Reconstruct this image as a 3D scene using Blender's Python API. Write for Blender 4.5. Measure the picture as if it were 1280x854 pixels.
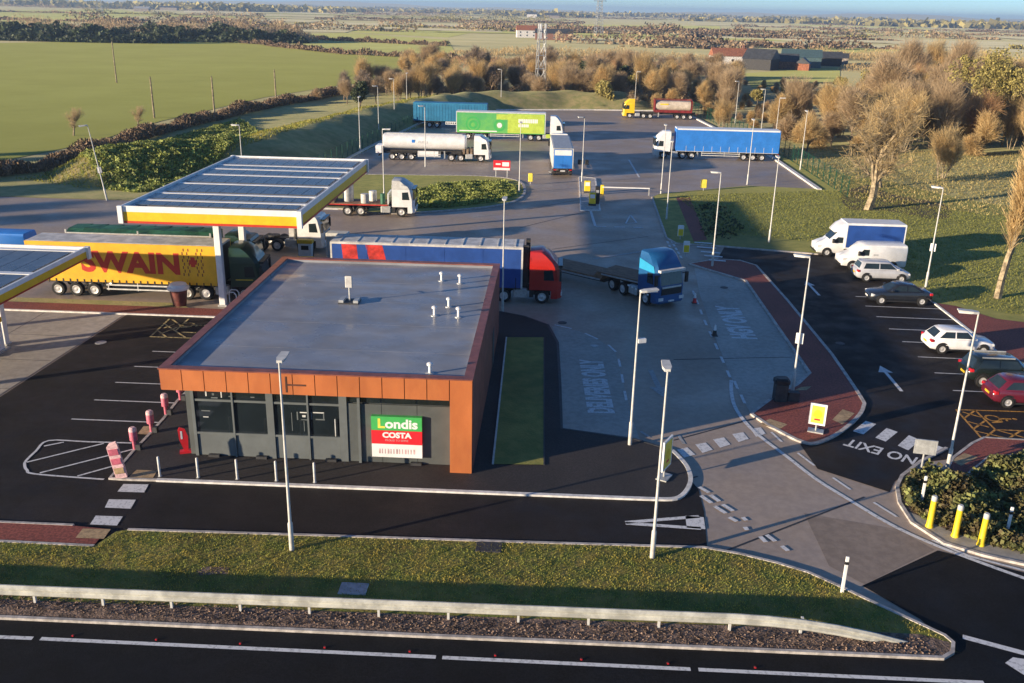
import bpy, bmesh, math, random
import numpy as np
from mathutils import Vector, Matrix
for o in list(bpy.data.objects): bpy.data.objects.remove(o)
scene = bpy.context.scene
C = scene.collection
R = math.radians

# ------------------------------------------------------------------ camera
cam = bpy.data.objects.new('camera', bpy.data.cameras.new('camera'))
C.objects.link(cam)
cam.data.sensor_width = 36.0
cam.data.lens = 32.54
cam.data.clip_start = 0.5
cam.data.clip_end = 40000
cam.matrix_world = Matrix(((0.99862055, -0.03625355, 0.03798262, 0),
                           (0.04798709, 0.33651915, -0.94045314, 0),
                           (0.02131289, 0.9409785, 0.33779464, 19.7),
                           (0, 0, 0, 1)))
scene.camera = cam

# ------------------------------------------------------------------ sky and sun
SUN_EL, SUN_DIR = R(9.0), R(29.5)          # shadows run along +X turned 29.5 degrees towards +Y
world = bpy.data.worlds.new('World'); scene.world = world; world.use_nodes = True
wn = world.node_tree
sky = wn.nodes.new('ShaderNodeTexSky'); sky.sky_type = 'NISHITA'; sky.sun_disc = False
sky.sun_elevation = SUN_EL; sky.sun_rotation = R(270) - SUN_DIR
sky.altitude = 60; sky.air_density = 0.65; sky.dust_density = 0.0; sky.ozone_density = 4.0
wn.nodes['Background'].inputs['Strength'].default_value = 0.1
wn.links.new(sky.outputs[0], wn.nodes['Background'].inputs['Color'])
sl = bpy.data.lights.new('sun', 'SUN'); sl.energy = 5.0; sl.angle = R(0.53); sl.color = (1.0, 0.81, 0.58)
sun = bpy.data.objects.new('sun', sl); C.objects.link(sun)
sd = Vector((math.cos(SUN_DIR)*math.cos(SUN_EL), math.sin(SUN_DIR)*math.cos(SUN_EL), -math.sin(SUN_EL)))
sun.rotation_euler = sd.to_track_quat('-Z', 'Y').to_euler(); sun.location = (-60, -40, 40)
scene.view_settings.view_transform = 'Standard'; scene.view_settings.look = 'None'
scene.view_settings.gamma = 1.0; scene.view_settings.exposure = 1.0
scene.render.resolution_x = 1024; scene.render.resolution_y = 683
try:
    scene.cycles.volume_bounces = 0; scene.cycles.max_bounces = 6; scene.cycles.transparent_max_bounces = 8
except Exception: pass

# ------------------------------------------------------------------ materials
MATS = {}
def mat(name, col, rough=0.7, var=0.18, scale=2.0, bump=0.0, bscale=None, metal=0.0, col2=None, spec=0.5,
        island=0.0, sheen=0.0, patch=0.0, pscale=0.08, rvar=0.0, coat=0.0, stretch=None, edge=(0.4, 0.62), trans=0.0):
    """Principled surface: base colour broken up by two octaves of noise, optional bump, patches and roughness variation."""
    m = bpy.data.materials.new(name); m.use_nodes = True; nt = m.node_tree; b = nt.nodes['Principled BSDF']
    N, L = nt.nodes.new, nt.links.new
    tc = N('ShaderNodeTexCoord'); vec = tc.outputs['Object']
    if stretch:
        mp = N('ShaderNodeMapping'); mp.inputs['Scale'].default_value = stretch; L(vec, mp.inputs[0]); vec = mp.outputs[0]
    n1 = N('ShaderNodeTexNoise'); n1.inputs['Scale'].default_value = scale; n1.inputs['Detail'].default_value = 6; n1.inputs['Roughness'].default_value = 0.65
    L(vec, n1.inputs['Vector'])
    c2 = col2 or tuple(c*(1-var*2.2) for c in col)
    c1 = col if col2 else tuple(min(1, c*(1+var)) for c in col)
    rp = N('ShaderNodeValToRGB'); rp.color_ramp.elements[0].position = edge[0]; rp.color_ramp.elements[1].position = edge[1]
    rp.color_ramp.elements[0].color = (*c2, 1); rp.color_ramp.elements[1].color = (*c1, 1)
    L(n1.outputs['Fac'], rp.inputs[0]); out = rp.outputs[0]
    def mult(fac_socket, lo, hi, src):
        mr = N('ShaderNodeMapRange'); mr.inputs['To Min'].default_value = lo; mr.inputs['To Max'].default_value = hi
        L(fac_socket, mr.inputs['Value'])
        mx = N('ShaderNodeVectorMath'); mx.operation = 'SCALE'; L(src, mx.inputs[0]); L(mr.outputs[0], mx.inputs['Scale'])
        return mx.outputs[0], mr
    if patch:
        n2 = N('ShaderNodeTexNoise'); n2.inputs['Scale'].default_value = pscale; n2.inputs['Detail'].default_value = 4
        L(vec, n2.inputs['Vector'])
        out, mr = mult(n2.outputs['Fac'], 1-patch, 1+patch, out); mr.inputs['From Min'].default_value = 0.3; mr.inputs['From Max'].default_value = 0.7
    if island:
        g = N('ShaderNodeNewGeometry'); out, _ = mult(g.outputs['Random Per Island'], 1-island, 1+island, out)
    L(out, b.inputs['Base Color'])
    b.inputs['Roughness'].default_value = rough; b.inputs['Metallic'].default_value = metal
    b.inputs['Specular IOR Level'].default_value = spec
    if rvar:
        mr = N('ShaderNodeMapRange'); mr.inputs['From Min'].default_value = 0.35; mr.inputs['From Max'].default_value = 0.65
        mr.inputs['To Min'].default_value = max(0.05, rough-rvar); mr.inputs['To Max'].default_value = min(1, rough+rvar)
        n3 = N('ShaderNodeTexNoise'); n3.inputs['Scale'].default_value = pscale*2.3; n3.inputs['Detail'].default_value = 5; L(vec, n3.inputs['Vector'])
        L(n3.outputs['Fac'], mr.inputs['Value']); L(mr.outputs[0], b.inputs['Roughness'])
    if bump:
        nb = N('ShaderNodeTexNoise'); nb.inputs['Scale'].default_value = bscale or scale*6; nb.inputs['Detail'].default_value = 3; L(vec, nb.inputs['Vector'])
        bp = N('ShaderNodeBump'); bp.inputs['Strength'].default_value = bump; bp.inputs['Distance'].default_value = 0.05
        L(nb.outputs['Fac'], bp.inputs['Height']); L(bp.outputs[0], b.inputs['Normal'])
    if sheen:
        b.inputs['Sheen Weight'].default_value = sheen; b.inputs['Sheen Roughness'].default_value = 0.5
        b.inputs['Sheen Tint'].default_value = (*[min(1, c*4) for c in col], 1)
    if coat:
        b.inputs['Coat Weight'].default_value = coat; b.inputs['Coat Roughness'].default_value = 0.08
    if trans:
        t = N('ShaderNodeBsdfTranslucent'); L(out, t.inputs['Color']); ms = N('ShaderNodeMixShader'); ms.inputs[0].default_value = trans
        L(b.outputs[0], ms.inputs[1]); L(t.outputs[0], ms.inputs[2]); L(ms.outputs[0], nt.nodes['Material Output'].inputs['Surface'])
    MATS[name] = m
    return m

def paint(name, col, rough=0.35, coat=0.4): return mat(name, col, rough, 0.05, 1.2, coat=coat)
mat('asphalt', (0.021, 0.0165, 0.0155), 0.78, 0.22, 18, 0.3, 60, spec=0.28, patch=0.4, pscale=0.3, rvar=0.15)
mat('asphalt_road', (0.010, 0.010, 0.011), 0.8, 0.2, 16, 0.3, 60, spec=0.2, patch=0.35, pscale=0.25, rvar=0.12)
mat('yard', (0.37, 0.292, 0.225), 0.55, 0.05, 2.5, 0.05, 40, spec=0.5, patch=0.16, pscale=0.12, rvar=0.15)
mat('forecourt', (0.40, 0.36, 0.31), 0.75, 0.08, 2, 0.05, 40, patch=0.2, pscale=0.15)
mat('bay_slab', (0.40, 0.37, 0.32), 0.65, 0.07, 3, 0.05, 40, patch=0.15, pscale=0.2, rvar=0.1)
mat('shop_path', (0.036, 0.030, 0.028), 0.8, 0.2, 14, 0.3, 60, patch=0.25, pscale=0.4)
mat('red_tarmac', (0.27, 0.072, 0.05), 0.8, 0.2, 9, 0.3, 60, patch=0.2, pscale=0.3)
mat('buff_paving', (0.46, 0.32, 0.17), 0.8, 0.15, 5)
mat('kerb', (0.50, 0.46, 0.42), 0.8, 0.15, 3)
mat('white_kerb', (0.74, 0.72, 0.68), 0.7, 0.1, 3)
mat('road_paint', (0.70, 0.70, 0.69), 0.7, 0.3, 7, col2=(0.30, 0.30, 0.30), edge=(0.3, 0.5))
mat('worn_paint', (0.42, 0.43, 0.42), 0.7, 0.3, 7, col2=(0.22, 0.22, 0.22), edge=(0.3, 0.6))
mat('orange_paint', (0.62, 0.30, 0.05), 0.7, 0.25, 7)
mat('yellow_paint', (0.58, 0.46, 0.20), 0.7, 0.3, 7)
mat('lawn', (0.245, 0.235, 0.06), 0.9, 0.2, 0.9, 0.6, 9, col2=(0.14, 0.165, 0.038), sheen=0.1, patch=0.25, pscale=0.09)
mat('rough_grass', (0.34, 0.265, 0.115), 0.9, 0.2, 0.7, 0.6, 8, col2=(0.19, 0.19, 0.06), sheen=0.13, patch=0.3, pscale=0.07)
mat('verge_grass', (0.28, 0.215, 0.05), 0.9, 0.2, 1.1, 0.6, 9, col2=(0.13, 0.155, 0.025), sheen=0.06, patch=0.3, pscale=0.35)
mat('soil', (0.22, 0.15, 0.11), 0.95, 0.3, 5, 1.0, 12)
mat('bare_earth', (0.16, 0.10, 0.055), 0.95, 0.2, 1.2, 0.6, 8, col2=(0.11, 0.11, 0.04))
mat('crop', (0.25, 0.27, 0.07), 0.95, 0.1, 0.05, 0.0, 4, col2=(0.21, 0.235, 0.055), spec=0.1, sheen=0.085, patch=0.12, pscale=0.012)
mat('pasture', (0.24, 0.25, 0.09), 0.95, 0.1, 0.05, spec=0.1, sheen=0.13, patch=0.2, pscale=0.01)
mat('stubble', (0.42, 0.34, 0.18), 0.95, 0.1, 0.05, spec=0.1, sheen=0.13, patch=0.2, pscale=0.01)
mat('far_land', (0.36, 0.275, 0.145), 0.95, 0.1, 0.006, spec=0.1, sheen=0.12, col2=(0.27, 0.235, 0.115), patch=0.35, pscale=0.02)
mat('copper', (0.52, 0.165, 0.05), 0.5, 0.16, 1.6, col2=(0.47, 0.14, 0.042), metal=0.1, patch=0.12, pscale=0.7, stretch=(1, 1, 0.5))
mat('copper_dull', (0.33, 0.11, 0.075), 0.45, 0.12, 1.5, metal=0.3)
mat('seam', (0.09, 0.03, 0.015), 0.8)
mat('membrane', (0.27, 0.275, 0.29), 0.4, 0.06, 0.6, 0.05, 3, spec=0.65, patch=0.18, pscale=0.22, rvar=0.2, stretch=(1, 1.5, 1))
mat('clad_grey', (0.085, 0.095, 0.092), 0.55, 0.06, 1.0)
mat('frame_grey', (0.125, 0.14, 0.14), 0.5, 0.06, 1.0)
mat('glass', (0.012, 0.018, 0.022), 0.06, 0.1, 0.8, spec=0.8)
mat('car_glass', (0.02, 0.03, 0.033), 0.08, 0.1, 2, spec=0.7)
mat('white', (0.80, 0.80, 0.78), 0.4, 0.04, 1.5)
mat('dirty_white', (0.62, 0.60, 0.56), 0.55, 0.12, 1.2, patch=0.15, pscale=0.7)
mat('galv', (0.48, 0.49, 0.48), 0.5, 0.1, 4, metal=0.35)
mat('pale_metal', (0.60, 0.60, 0.57), 0.5, 0.08, 3)
mat('lamp_grey', (0.55, 0.54, 0.50), 0.45, 0.08, 3)
mat('rail_metal', (0.50, 0.50, 0.44), 0.6, 0.14, 1.5)
mat('dark_metal', (0.045, 0.045, 0.047), 0.6, 0.15, 3)
mat('chassis', (0.03, 0.028, 0.027), 0.75, 0.2, 3)
mat('tyre', (0.016, 0.016, 0.016), 0.85, 0.1, 6)
mat('rim', (0.68, 0.67, 0.65), 0.45, 0.15, 5, metal=0.4)
mat('black_plastic', (0.02, 0.02, 0.021), 0.5)
mat('solar', (0.10, 0.115, 0.14), 0.3, 0.15, 1.5, spec=0.6, rvar=0.06)
mat('deck', (0.62, 0.62, 0.6), 0.6, 0.12, 0.8)
mat('shell_yellow', (0.86, 0.50, 0.01), 0.45, 0.04)
mat('shell_red', (0.55, 0.035, 0.012), 0.45, 0.04)
mat('swain_yellow', (0.80, 0.44, 0.015), 0.5, 0.06, 0.8)
mat('swain_red', (0.52, 0.03, 0.012), 0.5, 0.05)
mat('curtain_blue', (0.022, 0.075, 0.30), 0.45, 0.08, 0.8)
mat('bright_blue', (0.03, 0.20, 0.62), 0.45, 0.06, 0.8)
mat('teal_blue', (0.03, 0.20, 0.36), 0.5, 0.08, 0.8)
mat('band_red', (0.58, 0.04, 0.03), 0.5)
paint('cab_red', (0.50, 0.02, 0.012)); paint('cab_blue', (0.012, 0.09, 0.24)); paint('cab_cyan', (0.03, 0.30, 0.52))
paint('cab_green', (0.012, 0.042, 0.024)); paint('cab_white', (0.80, 0.80, 0.79)); paint('cab_yellow', (0.80, 0.52, 0.01))
mat('tarp_green', (0.03, 0.135, 0.075), 0.6, 0.2, 0.8, 0.3, 3)
mat('grocer_green', (0.16, 0.48, 0.10), 0.45, 0.1, 0.35, col2=(0.08, 0.38, 0.12))
mat('lime', (0.46, 0.60, 0.08), 0.45, 0.06)
mat('tank_cream', (0.60, 0.52, 0.42), 0.45, 0.1, 1); mat('maroon_stripe', (0.20, 0.02, 0.02), 0.5)
mat('wood', (0.26, 0.18, 0.10), 0.8, 0.2, 2); mat('deck_wood', (0.27, 0.15, 0.085), 0.8, 0.2, 1.5, stretch=(1, 6, 1))
paint('car_silver', (0.46, 0.47, 0.50), 0.3, 0.6); paint('car_dark', (0.018, 0.021, 0.028), 0.25, 0.7); paint('car_white', (0.82, 0.82, 0.82), 0.3, 0.5)
paint('car_black', (0.012, 0.018, 0.017), 0.25, 0.7); paint('car_maroon', (0.11, 0.012, 0.025), 0.25, 0.7)
mat('lamp_red', (0.55, 0.02, 0.03), 0.2); mat('lamp_clear', (0.70, 0.70, 0.68), 0.15, 0.05); mat('plate_yellow', (0.75, 0.50, 0.03), 0.5); mat('plate_white', (0.8, 0.8, 0.78), 0.5)
mat('sign_yellow', (0.85, 0.68, 0.08), 0.5, 0.05); mat('sign_red', (0.72, 0.02, 0.03), 0.45, 0.04); mat('sign_green', (0.06, 0.42, 0.10), 0.45, 0.04)
mat('post_yellow', (0.80, 0.58, 0.02), 0.5, 0.06); mat('pink', (0.58, 0.13, 0.19), 0.6, 0.12, 6); mat('pale_pink', (0.78, 0.50, 0.50), 0.6, 0.12, 9)
mat('cup_brown', (0.16, 0.045, 0.035), 0.6); mat('faint_pink', (0.62, 0.42, 0.42), 0.6)
mat('fence_green', (0.01, 0.075, 0.042), 0.5)
mat('stone', (0.30, 0.26, 0.22), 0.9, 0.25, 1.2, 0.6, 5); mat('brick', (0.26, 0.13, 0.09), 0.9, 0.2, 2); mat('roof_tile', (0.34, 0.13, 0.07), 0.85, 0.2, 2)
mat('slate', (0.055, 0.06, 0.068), 0.6, 0.15, 1); mat('barn_black', (0.03, 0.03, 0.032), 0.7); mat('render_white', (0.75, 0.73, 0.69), 0.8)
mat('barn_teal', (0.07, 0.12, 0.13), 0.5, 0.12)
mat('bark', (0.24, 0.175, 0.115), 0.9, 0.25, 3, 0.5, 12); mat('pale_bark', (0.34, 0.27, 0.17), 0.9, 0.25, 3, 0.5, 12)
mat('twig_brown', (0.50, 0.375, 0.225), 0.9, 0.1, 0.4, island=0.35, trans=0.4)
mat('twig_gold', (0.62, 0.455, 0.215), 0.9, 0.1, 0.4, island=0.35, trans=0.4)
mat('twig_russet', (0.52, 0.33, 0.17), 0.9, 0.1, 0.4, island=0.35, trans=0.4)
mat('twig_grey', (0.34, 0.27, 0.20), 0.9, 0.1, 0.4, island=0.35, trans=0.4)
mat('leaf_dark', (0.055, 0.075, 0.028), 0.7, 0.1, 0.5, island=0.5, trans=0.15)
mat('leaf_olive', (0.34, 0.29, 0.09), 0.8, 0.1, 0.5, island=0.5, trans=0.2)
mat('leaf_green', (0.30, 0.34, 0.08), 0.7, 0.1, 0.5, island=0.5, trans=0.25)
mat('leaf_shrub', (0.21, 0.235, 0.07), 0.7, 0.1, 1.0, island=0.55, trans=0.2, col2=(0.10, 0.075, 0.03))
mat('hedge_brown', (0.22, 0.15, 0.09), 0.9, 0.1, 0.4, island=0.5)
mat('blade', (0.42, 0.34, 0.07), 0.9, 0.1, 1.2, island=0.4, trans=0.4, col2=(0.25, 0.29, 0.06))
mat('straw_blade', (0.50, 0.39, 0.17), 0.9, 0.1, 0.8, island=0.4, trans=0.4, col2=(0.34, 0.29, 0.10))
mat('lawn_blade', (0.29, 0.30, 0.07), 0.9, 0.1, 0.5, island=0.35, trans=0.4, col2=(0.25, 0.25, 0.06))
mat('yard_dark', (0.27, 0.215, 0.17), 0.8, 0.07, 2.5, spec=0.3, patch=0.2, pscale=0.12)
mat('clod', (0.23, 0.16, 0.12), 0.95, 0.2, 3, island=0.4)

# ------------------------------------------------------------------ helpers
def prop(o, label=None, cat=None, group=None, kind=None):
    if label: o['label'] = label
    if cat: o['category'] = cat
    if group: o['group'] = group
    if kind: o['kind'] = kind
    return o
def link(name, me, m=None, parent=None, loc=None, rz=0.0):
    o = bpy.data.objects.new(name, me); C.objects.link(o)
    if m is not None and me is not None and not me.materials: me.materials.append(MATS[m])
    if parent is not None: o.parent = parent
    if loc is not None: o.location = loc
    if rz: o.rotation_euler[2] = rz
    return o
def thing(name, label, cat, loc=(0, 0, 0), rz=0.0, group=None):
    o = bpy.data.objects.new(name, None); C.objects.link(o); o.empty_display_size = 0.3
    o.location = loc if len(loc) == 3 else (loc[0], loc[1], 0.0); o.rotation_euler[2] = rz
    return prop(o, label, cat, group)
def copy_tree(o, parent=None):
    c = o.copy(); C.objects.link(c); c.parent = parent
    for ch in list(o.children): copy_tree(ch, c)
    return c

class MB:
    """collects vertices and faces for one mesh object"""
    def __init__(s, T=None): s.v = []; s.f = []; s.T = T; s.smooth = False
    def add(s, vs, fs):
        k = len(s.v)
        s.v += [tuple(s.T @ Vector(p)) if s.T else tuple(p) for p in vs]; s.f += [tuple(i+k for i in f) for f in fs]; return s
    def box(s, x0, x1, y0, y1, z0, z1):
        return s.add([(x0,y0,z0),(x1,y0,z0),(x1,y1,z0),(x0,y1,z0),(x0,y0,z1),(x1,y0,z1),(x1,y1,z1),(x0,y1,z1)],
                     [(3,2,1,0),(4,5,6,7),(0,1,5,4),(1,2,6,5),(2,3,7,6),(3,0,4,7)])
    def cbox(s, x0, x1, y0, y1, z0, z1, c=0.05):
        """box with chamfered vertical and top edges"""
        def ring(d, z): return [(x0+d+c,y0+d,z),(x1-d-c,y0+d,z),(x1-d,y0+d+c,z),(x1-d,y1-d-c,z),(x1-d-c,y1-d,z),(x0+d+c,y1-d,z),(x0+d,y1-d-c,z),(x0+d,y0+d+c,z)]
        return s.loft([ring(0, z0), ring(0, z1-c), ring(c, z1)])
    def loft(s, rings, cap=True, closed=True):
        n = len(rings[0]); vs = [p for r in rings for p in r]; fs = []
        for i in range(len(rings)-1):
            for j in range(n if closed else n-1):
                a, b = i*n+j, i*n+(j+1) % n; fs.append((a, b, b+n, a+n))
        if cap: fs.append(tuple(reversed(range(n)))); fs.append(tuple(range((len(rings)-1)*n, len(rings)*n)))
        return s.add(vs, fs)
    def prism(s, poly, z0, z1): return s.loft([[(x, y, z0) for x, y in poly], [(x, y, z1) for x, y in poly]])
    def side(s, prof, y0, y1):
        """extrude an x-z outline across y"""
        return s.loft([[(x, y0, z) for x, z in prof], [(x, y1, z) for x, z in prof]])
    def tube(s, a, b, r0, r1=None, n=8):
        a, b = Vector(a), Vector(b); r1 = r0 if r1 is None else r1; d = (b-a).normalized()
        u = d.orthogonal().normalized(); w = d.cross(u)
        rr = [[a+(u*math.cos(t)+w*math.sin(t))*r0 for t in [2*math.pi*i/n for i in range(n)]], [b+(u*math.cos(t)+w*math.sin(t))*r1 for t in [2*math.pi*i/n for i in range(n)]]]
        return s.loft(rr)
    def lathe(s, prof, n=12, axis='z', c=(0, 0, 0), cap=True):
        rings = []
        for r, h in prof:
            ring = []
            for i in range(n):
                t = 2*math.pi*i/n; p = (r*math.cos(t), r*math.sin(t), h)
                if axis == 'y': p = (p[0], h, -p[1])
                if axis == 'x': p = (h, p[0], p[1])
                ring.append((p[0]+c[0], p[1]+c[1], p[2]+c[2]))
            rings.append(ring)
        return s.loft(rings, cap)
    def quad(s, *p): return s.add(p, [tuple(range(len(p)))])
    def mesh(s, name, smooth=None):
        me = bpy.data.meshes.new(name); me.from_pydata(s.v, [], s.f); me.update()
        bm = bmesh.new(); bm.from_mesh(me); bmesh.ops.recalc_face_normals(bm, faces=bm.faces); bm.to_mesh(me); bm.free()
        if smooth or s.smooth:
            me.polygons.foreach_set('use_smooth', [True]*len(me.polygons))
            try: me.set_sharp_from_angle(angle=R(38))
            except Exception: pass
        return me
    def build(s, name, m, parent=None, smooth=False, loc=None, rz=0.0): return link(name, s.mesh(name, smooth), m, parent, loc, rz)
def box(name, m, parent, *d, T=None): return MB(T).box(*d).build(name, m, parent)
def cbox(name, m, parent, *d, c=0.05, T=None): return MB(T).cbox(*d, c=c).build(name, m, parent)

def struct(o): o['kind'] = 'structure'; return o
def sheet(name, m, pts, z, parent=None):
    """flat surface at height z"""
    if sum(a[0]*b[1]-b[0]*a[1] for a, b in zip(pts, list(pts[1:])+[pts[0]])) < 0: pts = list(reversed(pts))
    bm = bmesh.new(); f = bm.faces.new([bm.verts.new((x, y, z)) for x, y in pts]); bm.normal_update(); bmesh.ops.triangulate(bm, faces=[f])
    me = bpy.data.meshes.new(name); bm.to_mesh(me); bm.free()
    o = link(name, me, m, parent)
    return o if parent else struct(o)
def offset_line(pts, w, closed=False):
    out = []; n = len(pts)
    for i in range(n):
        p = Vector(pts[i]); a = Vector(pts[i-1]) if (i or closed) else None; b = Vector(pts[(i+1) % n]) if (i < n-1 or closed) else None
        d = ((p-a).normalized() if a is not None else Vector((0, 0))) + ((b-p).normalized() if b is not None else Vector((0, 0)))
        if d.length < 1e-6: d = Vector((1, 0))
        d.normalize(); nn = Vector((-d.y, d.x)); out.append((p+nn*w/2, p-nn*w/2))
    return out
def smooth_line(pts, k=4):
    """Catmull-Rom through the points"""
    P = [Vector(p) for p in pts]; out = []
    for i in range(len(P)-1):
        p0, p1, p2, p3 = P[max(i-1, 0)], P[i], P[i+1], P[min(i+2, len(P)-1)]
        for j in range(k):
            t = j/k; out.append(0.5*((2*p1)+(p2-p0)*t+(2*p0-5*p1+4*p2-p3)*t*t+(3*p1-p0-3*p2+p3)*t**3))
    out.append(P[-1]); return [(p.x, p.y) for p in out]
def kerb(pts, m='kerb', w=0.2, z0=0.0, z1=0.12, parent=None, closed=False, name='kerb'):
    b = MB(); L = offset_line(pts, w, closed); rings = [[(p.x, p.y, z0), (p.x, p.y, z1), (q.x, q.y, z1), (q.x, q.y, z0)] for p, q in L]
    if closed: rings.append(rings[0])
    b.loft(rings, cap=not closed)
    o = b.build(name, m, parent)
    return o if parent else struct(o)
MZ = 0.052
def marking(name, m, polys, z=MZ, parent=None):
    b = MB()
    for q in polys: b.quad(*[(x, y, z) for x, y in q])
    bm = bmesh.new(); me = b.mesh(name); bm.from_mesh(me)
    for f in bm.faces:
        if f.normal.z < 0: f.normal_flip()
    bm.to_mesh(me); bm.free()
    o = link(name, me, m, parent)
    return o if parent else struct(o)
def line_q(a, b, w):
    (p, q), (r, s) = offset_line([a, b], w); return [p, r, s, q]
def strip_q(pts, w):
    L = offset_line(pts, w); return [[L[i][0], L[i+1][0], L[i+1][1], L[i][1]] for i in range(len(L)-1)]
def dash_q(pts, w, on, off, start=0.0):
    out = []; pts = [Vector(p) for p in pts]; tot = 0; seg = []
    for a, b in zip(pts, pts[1:]): seg.append((tot, a, b)); tot += (b-a).length
    def at(d):
        for t, a, b in reversed(seg):
            if d >= t: return a+(b-a).normalized()*(d-t)
        return pts[0]
    d = start
    while d+on <= tot: out.append(line_q(at(d), at(d+on), w)); d += on+off
    return out
def text_mesh(body, size, align='CENTER', extrude=0.0, bold=0.0, sx=1.0):
    cu = bpy.data.curves.new('text', 'FONT'); cu.body = body; cu.size = size; cu.align_x = align; cu.align_y = 'CENTER'; cu.extrude = extrude; cu.offset = bold; cu.resolution_u = 3
    o = bpy.data.objects.new('text', cu); C.objects.link(o); dg = bpy.context.evaluated_depsgraph_get()
    me = bpy.data.meshes.new_from_object(o.evaluated_get(dg)); bpy.data.objects.remove(o)
    if sx != 1.0: me.transform(Matrix.Diagonal((sx, 1, 1, 1)))
    me.materials.clear(); return me
def quads_mesh(name, Cn, U, V):
    """many loose quads: centres and two half-axes, as numpy arrays"""
    n = len(Cn); v = np.empty((n, 4, 3), np.float32); v[:, 0] = Cn-U-V; v[:, 1] = Cn+U-V; v[:, 2] = Cn+U+V; v[:, 3] = Cn-U+V
    return quads_raw(name, v)
def quads_raw(name, v):
    n = len(v); me = bpy.data.meshes.new(name); me.vertices.add(4*n); me.vertices.foreach_set('co', np.ascontiguousarray(v, np.float32).ravel())
    me.loops.add(4*n); me.loops.foreach_set('vertex_index', np.arange(4*n, dtype=np.int32))
    me.polygons.add(n); me.polygons.foreach_set('loop_start', np.arange(0, 4*n, 4, dtype=np.int32))
    try: me.polygons.foreach_set('loop_total', np.full(n, 4, np.int32))
    except Exception: pass
    me.update(calc_edges=True); return me
rng = np.random.default_rng(11); random.seed(5)
def unit(n):
    a = rng.normal(size=(n, 3)); return a/np.linalg.norm(a, axis=1)[:, None]
def leaf_quads(pts, size, aspect=1.6, up=0.0, jit=0.4):
    """leaf-like or twig-like quads centred on pts; up pulls their long axis towards vertical"""
    n = len(pts); u = unit(n); u[:, 2] += up*np.sign(u[:, 2]+0.3); u /= np.linalg.norm(u, axis=1)[:, None]
    w = np.cross(u, unit(n)); w /= np.linalg.norm(w, axis=1)[:, None]+1e-9
    s = size*(1+jit*rng.uniform(-1, 1, n))[:, None]
    return pts, u*s*0.5, w*s*0.5/aspect

# ------------------------------------------------------------------ the setting: land, yard, roads
g = MB()
xs = [-9000, -3000, -1000, -300, -90, 0, 90, 300, 1000, 3000, 9000]; ys = [-600, -100, 0, 100, 200, 300, 600, 1200, 3000, 6000, 11000]
g.add([(x, y, 0) for y in ys for x in xs], [(j*11+i, j*11+i+1, j*11+12+i, j*11+11+i) for j in range(10) for i in range(10)])
struct(g.build('ground', 'far_land'))
yard = sheet('yard', 'yard', [(-95, 27.5), (75, 27.5), (75, 44), (33, 62), (32.2, 112), (32.2, 140), (28, 190), (26, 203), (8, 201), (-15.5, 195), (-24, 165), (-27.2, 133), (-29, 108), (-40, 94), (-95, 94)], 0.02)
sheet('asphalt_road', 'asphalt_road', [(-220, -20), (220, -20), (220, 27.3), (40, 27.3), (14, 26.0), (-220, 26.0)], 0.026)
sheet('access_road', 'asphalt_road', [(11.9,29.61),(15.63,32.27),(18.84,30.72),(22.99,28.02),(21.48,25.63),(15.26,25.37),(13.88,26.06),(13.31,27.72)], 0.032)
sheet('yard_slab', 'yard_dark', [(11.05,34.77),(14.53,33.79),(15.53,32.32),(12,29.72),(11.02,30.84)], 0.024)
# front road and the shop car park share one black surface
FR = [(6.46,30.91),(6.84,34.55),(6.88,36.48),(6.6,37.35)]
sheet('asphalt_car_park', 'asphalt', [(-95, 27.6), (0, 28.6)] + FR + [(3, 36), (-16, 36), (-16, 57.3), (-28.0, 57.3), (-28.6, 40.5), (-95, 40.5)], 0.032)
sheet('forecourt', 'forecourt', [(-95, 41.0), (-28.75, 41.0), (-28.15, 57.2), (-95, 57.2)], 0.038)
joints = MB()
for x in (-33.5, -39, -44.5, -50): joints.box(x-0.02, x+0.02, 41.1, 57.1, 0.038, 0.041)
for y in (44.4, 48.6, 52.8): joints.box(-60, -28.6, y-0.02, y+0.02, 0.038, 0.0415)
joints.build('joint', 'dark_metal', bpy.data.objects['forecourt'])
# expansion joints of the concrete yard
yj = MB()
for a, b in (((6.35,41.34), (10.82,44.31)), ((7.17,31.52), (14.04,36.39)), ((0.13,79.01), (9.04,85.11)), ((-3,87.11), (4.55,96.97)), ((-2.51,95.89), (3.97,103.06)), ((6.53,37.34), (7.01,37.68)), ((7.66,52.61), (15,53.79))):
    (p, q), (r, s_) = offset_line([a, b], 0.09); yj.quad((p.x, p.y, 0.03), (r.x, r.y, 0.03), (s_.x, s_.y, 0.03), (q.x, q.y, 0.03))
yj.build('joint', 'dark_metal', yard)
# car park
carpark = sheet('car_park', 'asphalt', [(15.5,81.65),(23.35,79.95)] + [(28.2, 83), (28.2, 42.4)] + [(23.92,42.96),(21.92,43.05),(19.21,40.44),(17.74,39.98),(15.86,37.93),(15.31,36.93),(12.68,38.89),(12.5,41.46),(14.57,42.65),(16.17,44.72),(17.04,46.35),(17.3,47.79),(17.57,54.34),(17.45,65.47),(17.13,75.53),(16.17,77.5),(14.12,76.97)], 0.034)
sheet('lay_by', 'bay_slab', [(11.87,74.35),(15.19,70.47),(15.36,51.17),(13.84,48.82),(10.81,44.71),(10.63,49.09),(10.84,57.33),(11.19,66.34)], 0.028)
sheet('delivery_bay', 'bay_slab', [(0.66,54.71),(0.28,58.11),(1.96,57.32),(3.35,55.6),(4.2,53.64),(4.34,49.68),(4.46,44.93),(4.7,41.1),(4.43,41.17),(0.88,42.02),(0.8,48.11)], 0.028)
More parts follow.
